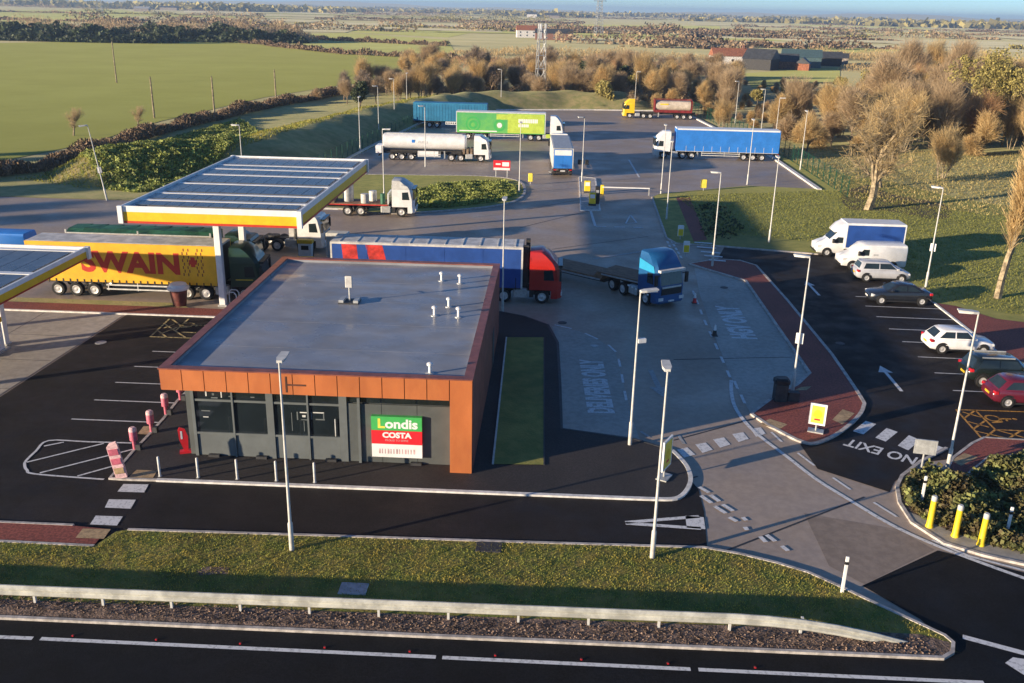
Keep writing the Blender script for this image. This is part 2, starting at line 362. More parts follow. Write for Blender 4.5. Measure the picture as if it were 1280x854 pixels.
# red pavement between lay-by and car park
RP = [(11.61,75.34),(15.37,70.72),(15.38,51.05),(14.17,49.09),(12.97,47.93),(10.79,44.81),(11.38,43.48)] + smooth_line([(12.12,42.33),(12.57,41.74),(13.22,41.53),(14.57,42.65),(16.17,44.72),(17.04,46.35),(17.3,47.79),(17.57,54.34)]) + [(17.45,65.47),(17.13,75.53),(16.07,76.96),(14.16,77.24)]
rp = sheet('pavement', 'red_tarmac', RP, 0.10)
kerb(RP, 'kerb', 0.2, 0.0, 0.115, rp, True)
for q in ([(11.61,44.19),(12.37,43.58),(11.73,42.85),(10.95,43.54)], [(15.78,45.81),(16.27,45.34),(15.22,43.85),(14.85,44.4)], [(14.31,48.75),(14.94,48.93),(14.51,48.31),(13.84,48.24)]): sheet('tactile_paving', 'buff_paving', q, 0.106, rp)
# shop surround
SP = [(-18.82,35.11),(3.54,35.31)] + smooth_line([(4.91,35.33),(5.78,35.47),(6.32,36.22),(6.64,37.35),(6.59,38.66),(6.13,40.1)]) + [(4.43,41.17),(0.88,42.02),(0.8,48.11),(0.66,54.71),(0.02,58.08),(-1.63,59.76),(-3.72,60.76)] + [(-18.6, 57.4)] + [(-19.14,46.94)]
sp = sheet('shop_pavement', 'shop_path', SP, 0.10)
kerb([(-16.77,35.15),(3.54,35.31)] + smooth_line([(4.91,35.33),(5.78,35.47),(6.32,36.22),(6.64,37.35),(6.59,38.66),(6.13,40.1)]), 'white_kerb', 0.2, 0.0, 0.118, sp)
kerb([(6.13,40.1),(4.43,41.17),(0.88,42.02),(0.8,48.11),(0.66,54.71),(0.02,58.08),(-1.63,59.76),(-3.72,60.76)], 'dark_metal', 0.15, 0.0, 0.112, sp)
kerb([(-19.14,46.94),(-19.17,43.58),(-19,41.39),(-18.95,39.45),(-18.94,37.74),(-18.82,35.11),(-18.1,35.1),(-16.77,35.15)], 'kerb', 0.14, 0.0, 0.118, sp)
sheet('tactile_paving', 'buff_paving', [(-18,35.93),(-17.06,35.94),(-16.97,35.2),(-18.05,35.14)], 0.106, sp)
sheet('tactile_paving', 'buff_paving', [(-19.59,40.39),(-18.9,40.36),(-18.8,39.46),(-19.51,39.49)], 0.106, sp)
gp = sheet('grass_plot', 'lawn', [(-2.59,55.26),(-0.21,55.52),(0.06,38),(-2.28,37.87)], 0.125)
kerb([(-2.59,55.26),(-2.28,37.87)], 'pale_metal', 0.09, 0.0, 0.15, gp); kerb([(-0.21,55.52),(0.06,38)], 'dark_metal', 0.06, 0.0, 0.14, gp)
# bottom verge between front road and main road
VG = [(-18.07,25.35),(-1.87,25.48),(13.27,25.61),(13.7,25.92),(13.92,26.43),(13.78,26.8),(13.18,27.36),(12.13,28.32),(11.03,29.39),(10.08,30.23),(9.01,30.79),(7.74,31.29),(6.41,31.63),(-1.09,31.42),(-8.64,31.26),(-16.23,31.07),(-16.63,30.89),(-16.95,29.89),(-20.69,29.86)]
VG = [(-90, VG[0][1]+0.1)] + VG + [(-90, VG[-1][1]-0.1)]
vg = sheet('verge', 'verge_grass', VG, 0.09)
kerb([(-18.07,25.35),(-1.87,25.48),(13.27,25.61),(13.7,25.92),(13.92,26.43),(13.78,26.8),(13.18,27.36),(12.13,28.32),(11.03,29.39),(10.08,30.23),(9.01,30.79),(7.74,31.29),(6.41,31.63),(-1.09,31.42),(-8.64,31.26),(-16.23,31.07)], 'kerb', 0.13, 0.0, 0.12, vg)
kerb([(-90, 25.87), (-18.07,25.35)], 'kerb', 0.13, 0.0, 0.12, vg)
sheet('soil_strip', 'soil', [(-90, 25.95)] + [(-18.12,25.43),(-1.87,25.57),(13.25,25.69),(13.68,26),(13.79,26.42),(12.97,26.78),(8.96,26.81),(-1.96,26.59),(-18.62,26.29)] + [(-90, 26.7)], 0.098)
sheet('earth_patch', 'soil', [(-12.53,28.53),(-12.33,28.8),(-11.41,28.82),(-11.33,28.42),(-12.31,28.24)], 0.098)
sheet('pavement', 'red_tarmac', [(-90, 32.35)] + [(-21.44,31.15),(-18.46,31.16),(-17.02,31.04),(-17.01,29.88),(-20.69,29.86)] + [(-90, 31.1)], 0.10)
kerb([(-90, 32.4)] + [(-21.48,31.21),(-18.49,31.22)], 'kerb', 0.13, 0, 0.115, bpy.data.objects['pavement.001']); kerb([(-90, 31.1)] + [(-20.69,29.86),(-16.99,29.83)], 'kerb', 0.13, 0, 0.115, bpy.data.objects['pavement.001'])
sheet('tactile_paving', 'buff_paving', [(-17.99,30.98),(-16.89,31.03),(-16.84,30.32),(-17.94,30.3)], 0.106, bpy.data.objects['pavement.001'])
# red strip behind the shop car park, grass beside it
rs = sheet('pavement', 'red_tarmac', [(-95, 57.4), (-17.2, 57.4), (-17.2, 59.0), (-95, 59.0)], 0.10)
kerb([(-95, 57.35), (-17.2, 57.35)], 'white_kerb', 0.16, 0, 0.115, rs)
sheet('grass_strip', 'rough_grass', [(-95, 59.05), (-24.5, 59.05), (-25.5, 60.0), (-95, 60.0)], 0.09)
# planter at the car park mouth
PL = [(15.79,37.41),(15.4,35.95),(15.36,34.3),(16.07,32.77),(17.32,32.01),(18.61,31.51)] + [(34, 32)] + [(28.27,42.38),(23.03,41.04),(21.35,40.8),(19.25,38.61),(18.59,39.02),(18,39.68),(16.7,38.62)]
pl = sheet('planter_bed', 'soil', PL, 0.09)
kerb([(19.58,41.59),(17.74,39.98),(16.35,38.43),(15.79,37.41),(15.4,35.95),(15.36,34.3),(16.07,32.77),(17.32,32.01),(18.61,31.51),(21.53,30.27)], 'kerb', 0.16, 0, 0.12, pl)
sheet('planter_edge', 'bay_slab', smooth_line([(15.37,35.27),(15.4,34.24),(16.11,32.86),(17.37,32.13),(18.93,31.53)]) + [(19.28,32.28),(17.92,32.69),(16.71,33.6),(15.86,34.79)], 0.096)
R2 = [(18.65,39.18),(19.41,40.46),(21.08,42.25),(21.96,42.97),(23.88,42.87),(28.53,42.85),(28.32,42.47),(23.07,41.13),(21.34,40.89),(19.29,38.69)]
r2 = sheet('pavement', 'red_tarmac', R2, 0.10); kerb(R2[:6], 'kerb', 0.14, 0, 0.115, r2); kerb(R2[6:], 'kerb', 0.1, 0, 0.115, r2)
sheet('tactile_paving', 'buff_paving', [(20.2,41.04),(20.68,40.66),(19.49,39.65),(19.23,40.2)], 0.106, r2)
# lawns
LW = [(11.25,104.69),(10.7,84.7),(11.34,82.6),(15.55,81.96),(23.42,80.25)] + [(28.4, 83), (28.4, 66.2), (29.5, 65.5), (31.2, 62.7), (36, 61.1), (48, 58.4), (140, 50), (140, 160), (33, 160), (32.4, 113)] + [(23.76,113.87),(17.9,110.24),(12.36,106.81)]
lw = sheet('lawn', 'lawn', LW, 0.08)
kerb([(11.25,104.69),(10.7,84.7),(11.34,82.6),(15.55,81.96),(23.42,80.25)] + [(28.4, 83)], 'kerb', 0.18, 0, 0.11, lw)
sheet('rough_grass', 'rough_grass', [(37.48,127.01),(43.85,117.79),(47.21,108.97),(52.3,104.24)] + [(140, 96), (140, 175), (33, 175)] + [(33.9,136.96)], 0.086)
sheet('earth_patch', 'bare_earth', smooth_line([(34.28,111.89),(32.12,101.17),(36.19,100.51),(39.53,96.95),(42.54,99.39),(43.83,106.08),(40.35,110.33),(39.17,117)]), 0.09)
sheet('path', 'red_tarmac', [(13.94,104.65),(15.56,105.38),(14.4,84.26),(13.04,83.44)], 0.088)
RPATH = [(28.3, 66.3), (29.5, 65.7), (31.2, 62.9), (36, 61.3), (48, 58.6), (48, 43), (28.3, 43)]
r3 = sheet('pavement', 'red_tarmac', RPATH, 0.10); kerb([(28.25, 66.4), (28.25, 43)], 'white_kerb', 0.18, 0, 0.12, r3)
# roundabout-like grass island by the flatbed lorry
IS = smooth_line([(-21.31,93.03),(-16.87,91.32),(-10.69,93.83),(-5.94,97.05),(-3.72,100.92),(-3.23,106.77),(-4.52,112.97),(-9.1,115.06),(-16.02,114.44),(-22.9,113.82)] + [(-33, 112), (-33, 94)])
isl = sheet('grass_island', 'lawn', IS, 0.10); kerb(IS, 'kerb', 0.3, 0, 0.13, isl, True)
# kerbs round the lorry park
kerb([(32.0, 112.5), (32.0, 140), (27.8, 190), (25.8, 203), (8, 201), (-15.5, 195)], 'white_kerb', 0.55, 0, 0.2, yard)
# left field, far fields
sheet('field', 'crop', [(-70.65,115.81),(-67.58,133.01),(-68.71,161.51),(-65.03,209.75),(-56.05,250.56),(-44.75,272.56),(-35.54,312.82),(-38.34,395.7),(-91.38,410.78),(-152.56,498.17),(-215.39,517.39),(-256.58,435.71)] + [(-330, 420), (-300, 110)], 0.05)
sheet('field', 'pasture', [(-197.83,597.54),(-164.33,741.63),(-71.69,631.46),(-45.85,435.7),(-92.9,434.22)], 0.06)
sheet('field', 'pasture', [(-185.62,807.64),(-137.68,939.17),(-74.1,835.09),(-77.54,683.01),(-159.26,746.88)], 0.07)
sheet('field', 'pasture', [(-922.73,1581.85),(-1003.36,2203.65),(-643.4,1524.63),(-463.08,960.28),(-407.37,695.15)], 0.06)
sheet('field', 'stubble', [(-1375.9,3550.28),(-1082.06,4406.5),(-405.86,3576.53),(-285.73,2517.82),(-530.47,2158.22),(-719.34,1853.7)], 0.08)
sheet('field', 'pasture', [(66.27,344.72),(117.22,406.12),(91.36,314.37),(55.83,276.52)], 0.06)
sheet('field', 'pasture', [(133.63,625.08),(224.02,763.32),(250.86,670.93),(151.65,543.78)], 0.08)
sheet('field', 'stubble', [(124.62,1079.58),(272.2,983.89),(281.13,865.01),(196.4,801.02),(107.52,867.82)], 0.09)
sheet('field', 'stubble', [(202.96,731.12),(339.87,725.16),(305.83,651.66),(188.78,660.02)], 0.09)
sheet('field', 'pasture', [(-22.08,1469.17),(272.86,1670.63),(228.63,1397.89),(1.68,1164.61)], 0.09)
sheet('field', 'pasture', [(16.13,896.34),(146.92,993.05),(115.83,780.31),(18.6,703.13)], 0.09)
for k in range(46):
    y = 620*math.exp(random.uniform(0, 2.0)); x = random.uniform(-0.7, 0.7)*y; w_, d_ = random.uniform(40, 130)*(0.5+y/1500), random.uniform(30, 90)*(0.4+y/1200); a = random.uniform(-0.2, 0.2)
    if y < 900 and -0.25 < x/y < -0.02: continue
    sheet('field', random.choice(('pasture', 'pasture', 'stubble', 'stubble')), [(x+i*w_, y+j*d_+a*i*w_) for i, j in ((-1, -1), (1, -0.8), (0.9, 1), (-0.95, 0.9))], 0.1+k*0.012)
# low hills on the skyline
h = MB(); n = 60; prof = []
for i in range(n+1):
    x = -9000+18000*i/n; prof.append((x, 33+15*math.sin(i*0.35)+9*math.sin(i*1.1+1)+5*math.sin(i*2.3)))
h.add([(x, 8200, 0) for x, z in prof]+[(x, 9300, max(z, 5)) for x, z in prof]+[(x, 10800, 0) for x, z in prof], [(r*(n+1)+i, r*(n+1)+i+1, (r+1)*(n+1)+i+1, (r+1)*(n+1)+i) for r in range(2) for i in range(n)])
struct(h.build('hills', 'far_land', smooth=True))
# earth bank left of the lorry park
def seg_d(px, py, a, b):
    ax, ay = a; bx, by = b; t = np.clip(((px-ax)*(bx-ax)+(py-ay)*(by-ay))/((bx-ax)**2+(by-ay)**2), 0, 1)
    return np.hypot(px-ax-t*(bx-ax), py-ay-t*(by-ay))
RIDGE = [(-52, 110), (-40, 122), (-36.5, 140), (-33, 160), (-27, 182), (-18, 203), (0, 211), (14, 212)]
def bank_h(px, py):
    d = np.min([seg_d(px, py, a, b) for a, b in zip(RIDGE, RIDGE[1:])], axis=0)
    z = 3.3*np.clip(1-(d/8.5)**1.6, 0, 1)
    return z*(0.92+0.08*np.sin(px*0.6)*np.sin(py*0.45))
gx, gy = np.meshgrid(np.linspace(-64, 24, 90), np.linspace(98, 224, 126)); gz = bank_h(gx, gy)
nx = gx.shape[1]; vs = [(float(a), float(b), float(c)-0.06) for a, b, c in zip(gx.ravel(), gy.ravel(), gz.ravel())]
fs = [(j*nx+i, j*nx+i+1, (j+1)*nx+i+1, (j+1)*nx+i) for j in range(gx.shape[0]-1) for i in range(nx-1) if max(gz[j, i], gz[j+1, i+1], gz[j, i+1], gz[j+1, i]) > 0.01]
bk = MB().add(vs, fs); struct(bk.build('bank', 'rough_grass', smooth=True))
sheet('rough_grass', 'rough_grass', [(-95, 94.2), (-40, 94.2), (-29.2, 108), (-27.4, 133), (-24.2, 165), (-15.7, 195), (8, 201.5), (26, 203.5), (30, 230), (-60, 230), (-64, 170)] + [(-62.87,202.61),(-66.47,156.08),(-65.38,128.5),(-68.61,112.31)] + [(-95, 110)], 0.045)

# ------------------------------------------------------------------ painted markings
W = 'road_paint'
def mk(name, m, polys, z=MZ): return marking(name, m, polys, z)
for q in ([(-18.05,34.72),(-16.97,34.77),(-16.86,34.07),(-18.01,34.04)], [(-18.07,33.39),(-16.95,33.44),(-16.84,32.71),(-17.93,32.71)], [(-18,32.06),(-16.89,32.09),(-16.82,31.39),(-17.91,31.39)]): mk('crossing_block', W, [q])
hb = strip_q(smooth_line([(-19.41,38.62),(-21.49,38.56),(-23.36,38.52),(-23.38,37.42),(-23.31,36.46),(-23.13,36.01),(-22.78,35.58),(-22.21,35.26),(-19.07,35.05)]), 0.12)
for a, b in (((-23.28,37.93), (-22.58,38.42)), ((-23.19,36.31), (-20.68,38.46)), ((-22.1,35.38), (-19.08,37.98)), ((-20.34,35.24), (-18.96,36.54))): hb.append(line_q(a, b, 0.11))
mk('hatched_area', W, hb)
for y in (40.96, 43.37, 45.79, 48.2, 50.69): mk('bay_line', W, [line_q((-23.5, y), (-18.8, y), 0.1)])
yl = [line_q(a, b, 0.12) for a, b in (((-24.67,53.17), (-21.55,53.21)), ((-24.67,53.17), (-24.88,56.71)), ((-24.71,54.38), (-23.59,53.13)), ((-24.77,55.65), (-22.48,53.26)), ((-24.69,56.65), (-23.64,55.45)), ((-23.58,54.51), (-23.65,56.85)), ((-23.16,54.24), (-22.17,54.2)), ((-24.31,53.66), (-23.72,55.12)), ((-24.5,54.88), (-24.16,55.72)))]
mk('hatched_area', 'yellow_paint', yl)
mk('give_way_triangle', W, [line_q((3.47,33.33), (6.57,34.07), 0.22), line_q((3.47,33.27), (6.5,33.12), 0.22), line_q((6.37,34.05), (6.3,33.1), 0.75)])
jd = [line_q(a, b, 0.2) for a, b in (((6.93,36.63), (7.28,36.16)), ((7.32,35.95), (7.61,35.42)), ((7.71,35.16), (8.06,34.65)), ((8.37,34.16), (8.48,33.91)), ((6.89,35.85), (7.25,35.25)), ((7.34,34.99), (7.72,34.43)), ((7.8,34.11), (8.07,33.81)), ((8.32,33.39), (8.37,33.15)), ((8.8,32.7), (8.94,32.3)), ((9.08,32.85), (9.33,32.39)), ((9.51,32.06), (9.68,31.73)))]
mk('give_way_line', W, jd)
ZB = [(6.38,40.3),(6.92,40.6),(7.2,39.86),(6.62,39.48),(7.35,40.95),(7.89,41.22),(8.12,40.45),(7.57,40.06),(8.3,41.61),(8.89,41.89),(9.07,41.11),(8.5,40.7),(9.36,42.3),(9.96,42.59),(10.09,41.82),(9.51,41.41),(10.4,43.01),(10.97,43.25),(11.06,42.51),(10.5,42.09)]
for i in range(0, 20, 4): mk('crossing_block', W, [ZB[i:i+4]], 0.034)
EB = [(16.62,44.56),(17.04,44.21),(15.98,42.87),(15.56,43.21),(17.42,43.76),(17.83,43.33),(16.84,42.13),(16.47,42.55),(18.27,42.99),(18.64,42.48),(17.62,41.23),(17.29,41.73),(19.06,42.16),(19.5,41.66),(18.57,40.64),(18.18,41.11)]
for i in range(0, 16, 4): mk('crossing_block', W, [EB[i:i+4]], 0.042)
mk('edge_line', W, strip_q(smooth_line([(10.58,49.57),(10.29,47.89),(10.11,45.89),(10.26,43.96),(10.66,42.29),(11.57,39.92),(12.34,37.85),(13.27,36.11),(14.35,34.21),(15.59,32.73),(17.07,31.44),(18.61,30.24)]), 0.2), 0.042)
mk('edge_line', W, strip_q([(15.7,33.03),(16.68,31.96),(18.66,30.97)], 0.14), 0.043)
mk('dashed_line', W, [line_q(a, b, 0.13) for a, b in (((11.38,42.72), (11.66,41.65)), ((12.15,40.48), (12.62,39.2)), ((13.15,38.07), (13.63,37)), ((14.3,35.93), (14.9,34.77)))], 0.036)
mk('dashed_line', W, dash_q([(10.82,67.54),(10.65,60.62),(10.63,54.75),(10.58,49.33)], 0.16, 1.1, 1.25) + [line_q((10.74,49.47), (10.71,48.28), 0.16), line_q((10.74,47.48), (10.73,46.27), 0.16)], 0.036)
mk('dashed_line', W, dash_q(smooth_line([(0.28,58.44),(1.86,57.47),(3.25,55.74),(4.13,54.06),(4.34,51.86),(4.36,46.52),(4.44,44.61)]), 0.14, 1.3, 1.2, 0.2), 0.036)
def arrow(tail, head, w=0.2, hw=0.5, hl=1.2, z=0.042, m=W):
    t, hd = Vector(tail), Vector(head); d = (hd-t).normalized(); nn = Vector((-d.y, d.x)); nk = hd-d*hl
    mk('lane_arrow', m, [[t+nn*w/2, nk+nn*w/2, nk-nn*w/2, t-nn*w/2], [nk+nn*hw, hd, nk-nn*hw]], z)
arrow((6.09,50.74), (6.44,46.62), 0.3, 0.55, 1.5, 0.034, 'worn_paint'); arrow((19.92,48.84), (20,52.82), 0.2, 0.42, 1.1, 0.042); arrow((20.21,67.4), (20.17,71.31), 0.2, 0.4, 1.2, 0.042)
mk('dashed_line', W, dash_q([(4.33,88.68),(10.3,88.83)], 0.28, 1.0, 0.8) + [line_q((4.03,96.47), (4.26,88.85), 0.25)], 0.036)
tri = [(7.31,90.37),(8.09,94.66),(8.45,90.9)]
mk('give_way_triangle', W, [line_q(tri[i], tri[(i+1) % 3], 0.16) for i in range(3)], 0.036)
mk('stop_line', 'worn_paint', [line_q((3.66,76.15), (8.4,79.54), 0.3)], 0.036)
mk('lane_line', W, [line_q((10.59,132.55), (10.88,117.95), 0.25), line_q((5.92,113.07), (11.83,114.07), 0.2), line_q((5.76,109.28), (11.72,109.74), 0.2), line_q((11.44,123.65), (15.21,124.33), 0.2)], 0.036)
mk('lane_line', 'worn_paint', [line_q((-7.97,91.11), (-5.82,92.58), 0.2), line_q((-3.06,72.46), (0.14,77.32), 0.12), line_q((6.81,40.94), (6.66,41.92), 0.16), line_q((4.83,42.21), (5.2,41.51), 0.16)], 0.036)
for a, b in (((13.05,82.98), (14.6,82.73)), ((13.03,81.32), (14.68,80.95)), ((13.14,79.6), (14.75,79.24)), ((13.22,78.21), (14.73,77.86)), ((13.41,76.75), (14.78,76.53))): mk('crossing_block', W, [line_q(a, b, 0.42)], 0.118)
mk('dashed_line', W, dash_q([(10.63,83.43),(10.69,76.53)], 0.2, 0.9, 0.5) + dash_q([(11.04,83.8),(11.2,76.86)], 0.2, 0.9, 0.5), 0.036)
for i, y in enumerate((67.46, 65.08, 62.6, 59.97, 57.42, 54.63, 51.95, 49.26)): mk('bay_line', W, [line_q((22.9, y), (28.2, y-0.1), 0.1)], 0.042)
ol = [line_q(a, b, 0.11) for a, b in (((21.99,46.51), (26.01,46.58)), ((21.99,46.51), (21.84,42.95)), ((23,46.61), (23,44.09)), ((23,44.09), (24.83,44.07)), ((21.95,45.37), (23.02,46.55)), ((21.92,44.09), (22.93,45.16)), ((21.96,42.97), (23,44.09)), ((23.11,42.98), (24.21,44.02)), ((22.21,46.21), (22.98,45.57)), ((22,44.97), (22.8,44.36)), ((21.92,43.8), (23.19,43.08)), ((23,44.09), (24.05,43.25)))]
mk('hatched_area', 'orange_paint', ol, 0.042)
def wheelchair(c, s, m, rz, z):
    q = [[(math.cos(t)*0.34*k+0.0, math.sin(t)*0.34*k-0.2) for k, t in ((1.0, t0), (1.0, t0+0.45), (0.72, t0+0.45), (0.72, t0))] for t0 in np.arange(1.9, 6.9, 0.45)]
    q += [line_q((0.0, 0.55), (0.03, 0.05), 0.12), line_q((0.03, 0.05), (0.34, 0.03), 0.11), line_q((0.34, 0.03), (0.46, -0.42), 0.11), line_q((0.0, 0.3), (0.26, 0.3), 0.09), [(0.0+0.1*math.cos(t), 0.7+0.1*math.sin(t)) for t in np.arange(0, 6.2, 0.8)]]
    ca, sa = math.cos(rz)*s, math.sin(rz)*s
    mk('wheelchair_symbol', m, [[(c[0]+x*ca-y*sa, c[1]+x*sa+y*ca) for x, y in p] for p in q], z)
wheelchair((23.75,45.54), 1.25, 'orange_paint', R(-90), 0.042); wheelchair((-22.99,55.69), 1.25, 'yellow_paint', R(-90), MZ)
def ground_text(body, c, width, height, rz, m=W, z=0.044, bold=0.045):
    me = text_mesh(body, 1.0, bold=bold); n = len(me.vertices); co = np.empty(n*3); me.vertices.foreach_get('co', co); co = co.reshape(-1, 3)
    lo, hi = co.min(0), co.max(0); me.transform(Matrix.Diagonal((width/(hi[0]-lo[0]), height/(hi[1]-lo[1]), 1, 1)) @ Matrix.Translation((-(lo[0]+hi[0])/2, -(lo[1]+hi[1])/2, 0)))
    struct(link('road_lettering', me, m, None, (c[0], c[1], z), rz))
ground_text('NO EXIT', (16.2, 41.0), 3.3, 0.95, R(146), bold=0.02)
ground_text('DELIVERIES ONLY', (2.8, 48.15), 7.8, 1.45, R(92.2), W, 0.036)
ground_text('HGV ONLY', (12.72, 60.4), 7.0, 1.7, R(90), W, 0.036)
for a, b in (((-19.11,24.38), (-16.43,24.42)), ((-16.17,24.42), (-3.21,24.48)), ((-3,24.47), (4.94,24.5)), ((5.19,24.5), (14.15,24.55))): mk('edge_line', W, [line_q(a, b, 0.17)], 0.034)
mk('edge_line', W, [line_q((14.41,26.84), (16.55,25.93), 0.25)], 0.038)
mk('chevron_area', W, [[(15.25,25.56),(15.64,25.87),(16.45,25.73),(15.88,24.55)]], 0.038)

# ------------------------------------------------------------------ the shop
shop = thing('shop', 'single-storey shop clad in orange copper panels with grey front and flat grey roof', 'shop', (-10, 46.5, 0))
def sbox(name, m, *d, parent=shop):
    """box in world metres, child of the shop"""
    b = MB(Matrix.Translation((10, -46.5, 0))); b.box(*d); return b.build(name, m, parent)
sbox('wall', 'clad_grey', -15.9, -4.2, 37.7, 38.0, 0.0, 3.7)
sbox('wall', 'clad_grey', -16.2, -15.9, 37.7, 56.0, 0.0, 3.7)
sbox('wall', 'clad_grey', -15.9, -3.9, 55.7, 56.0, 0.0, 3.7)
sbox('wall', 'clad_grey', -3.95, -3.65, 38.0, 56.0, 0.0, 3.7)
roof = sbox('roof', 'membrane', -16.6, -3.5, 37.25, 55.95, 4.2, 4.42)
sbox('soffit', 'clad_grey', -16.8, -3.3, 37.05, 56.1, 3.55, 3.62)
for y in np.arange(40.5, 55.9, 3.8): sbox('roof_seam', 'membrane', -16.5, -3.55, y, y+0.06, 4.42, 4.423, parent=roof)
# copper fascia: single panels with open joints, and a backing that shows in the joints
sbox('fascia_backing', 'seam', -16.88, -3.24, 36.97, 37.2, 3.62, 4.55)
pw = (16.92-4.16)/13
for i in range(13): sbox('fascia_panel', 'copper', -16.92+i*pw+0.018, -16.92+(i+1)*pw-0.018, 36.90, 36.96, 3.6, 4.56)
sbox('fascia_panel', 'copper', -4.14, -3.17, 36.895, 36.96, 0.1, 4.56)
sbox('corner_return', 'copper', -4.14, -3.2, 36.965, 37.65, 0.1, 3.6)
for i in range(16):
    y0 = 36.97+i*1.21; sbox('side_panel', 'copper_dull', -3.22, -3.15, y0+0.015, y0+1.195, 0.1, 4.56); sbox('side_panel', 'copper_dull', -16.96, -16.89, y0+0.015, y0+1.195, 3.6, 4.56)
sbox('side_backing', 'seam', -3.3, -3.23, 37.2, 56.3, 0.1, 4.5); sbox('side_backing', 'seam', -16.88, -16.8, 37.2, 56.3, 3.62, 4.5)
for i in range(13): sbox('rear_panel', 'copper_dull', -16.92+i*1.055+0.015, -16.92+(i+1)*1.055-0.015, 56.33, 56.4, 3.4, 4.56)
sbox('rear_backing', 'seam', -16.8, -3.3, 56.2, 56.32, 3.4, 4.5)
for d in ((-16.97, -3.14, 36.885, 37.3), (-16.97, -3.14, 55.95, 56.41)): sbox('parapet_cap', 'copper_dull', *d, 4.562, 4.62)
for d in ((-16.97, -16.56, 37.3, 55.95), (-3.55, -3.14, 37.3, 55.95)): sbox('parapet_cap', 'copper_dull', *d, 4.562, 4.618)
for d in ((-16.58, -3.52, 37.22, 37.28), (-16.58, -3.52, 55.92, 55.98)): sbox('parapet_upstand', 'membrane', *d, 4.42, 4.56)
for d in ((-16.6, -16.54, 37.28, 55.92), (-3.56, -3.5, 37.28, 55.92)): sbox('parapet_upstand', 'membrane', *d, 4.42, 4.56)
sbox('letter_mark', 'seam', -11.35, -11.28, 36.885, 36.9, 3.7, 4.45); sbox('letter_mark', 'seam', -11.28, -10.45, 36.885, 36.9, 4.02, 4.1)
# front glazing: frames, panes, solid spandrels
def fr(*d): sbox('window_frame', 'frame_grey', *d)
fx = [-15.85, -14.25, -12.48, -12.2, -10.6, -9.1]
for x0, x1 in ((-15.78, -14.08), (-14.0, -12.5), (-12.18, -10.66), (-10.58, -9.2)):
    sbox('window_pane', 'glass', x0, x1, 37.64, 37.66, 1.3, 2.82); sbox('window_pane', 'glass', x0, x1, 37.64, 37.66, 2.92, 3.52)
    sbox('spandrel_panel', 'frame_grey', x0+0.02, x1-0.02, 37.62, 37.69, 0.12, 1.2)
    fr(x0-0.02, x1+0.02, 37.58, 37.69, 2.82, 2.92); fr(x0-0.02, x1+0.02, 37.56, 37.69, 1.2, 1.3)
for x0, x1 in ((-15.92, -15.78), (-14.08, -14.0), (-12.5, -12.18), (-10.66, -10.58), (-9.2, -8.85)): fr(x0, x1, 37.55, 37.69, 0.1, 3.56)
for i, (x0, x1) in enumerate(((-8.83, -7.35), (-7.28, -5.75), (-5.68, -4.2))):
    sbox('window_pane', 'glass', x0, x1, 37.64, 37.66, 3.02, 3.52); sbox('wall_panel', 'clad_grey', x0, x1+0.05, 37.6, 37.69, 0.12, 2.98)
sbox('downpipe', 'frame_grey', -8.36, -8.24, 37.48, 37.59, 0.1, 3.3)
for x in (-15.3, -13.1, -9.9, -6.0): sbox('ground_light', 'dark_metal', x, x+0.5, 37.42, 37.58, 0.1, 0.22)
# marks on the glass face: small signs, plus lights and reflections drawn as colour
for i, (x, z, w, hh) in enumerate(((-15.25, 3.05, 0.06, 0.22), (-15.0, 2.95, 0.3, 0.06), (-14.95, 3.1, 0.1, 0.1), (-14.55, 3.0, 0.05, 0.3), (-14.2, 3.05, 0.22, 0.05), (-15.5, 2.3, 0.4, 0.05), (-15.45, 2.0, 0.25, 0.04), (-13.2, 3.05, 0.18, 0.05), (-11.15, 2.05, 0.06, 0.4), (-11.0, 2.4, 0.35, 0.05), (-10.95, 2.05, 0.3, 0.04), (-10.5, 2.1, 0.05, 0.36), (-10.4, 2.42, 0.5, 0.05), (-10.3, 2.08, 0.42, 0.06), (-9.95, 2.15, 0.05, 0.28), (-10.9, 2.2, 0.15, 0.1), (-11.4, 1.5, 0.03, 0.9), (-10.85, 1.5, 0.03, 0.5))): sbox('window_mark', ('frame_grey', 'pale_metal')[i % 3 == 0], x, x+w, 37.632, 37.638, z, z+hh)
sbox('door_handle', 'pale_metal', -9.42, -9.38, 37.54, 37.58, 1.35, 2.2); sbox('service_door', 'clad_grey', -3.14, -3.12, 50, 51.2, 0.1, 2.2)
# totem sign on the front wall
sg = thing('shop_sign', 'green, red and white shop sign board on grey shop wall', 'sign', (-6.59, 37.5, 0.5))
for z0, z1, m in ((1.33, 2.0, 'sign_green'), (0.66, 1.32, 'sign_red'), (0.0, 0.65, 'white')): box('sign_panel', m, sg, -1.14, 1.14, -0.12, 0.09, z0, z1)
def wall_text(body, size, x, z, m, parent, y=-0.123, bold=0.0, sx=1.0, rot=None):
    me = text_mesh(body, size, bold=bold, sx=sx); me.transform(rot or Matrix.Rotation(R(90), 4, 'X')); return link('lettering', me, m, parent, (x, y, z))
wall_text('ondis', 0.62, 0.22, 1.64, 'white', sg, bold=0.02, sx=1.1)
wall_text('L', 0.62, -0.7, 1.64, 'sign_yellow', sg, bold=0.02, sx=1.1)
wall_text('COSTA', 0.36, 0, 1.09, 'white', sg, bold=0.018, sx=1.1); wall_text('PROUD TO SERVE', 0.13, 0, 0.84, 'faint_pink', sg, sx=1.0)
for i in range(13): box('print_mark', 'faint_pink', sg, -0.82+i*0.13, -0.82+i*0.13+(0.05 if i % 3 else 0.08), -0.1235, -0.119, 0.18, 0.42)
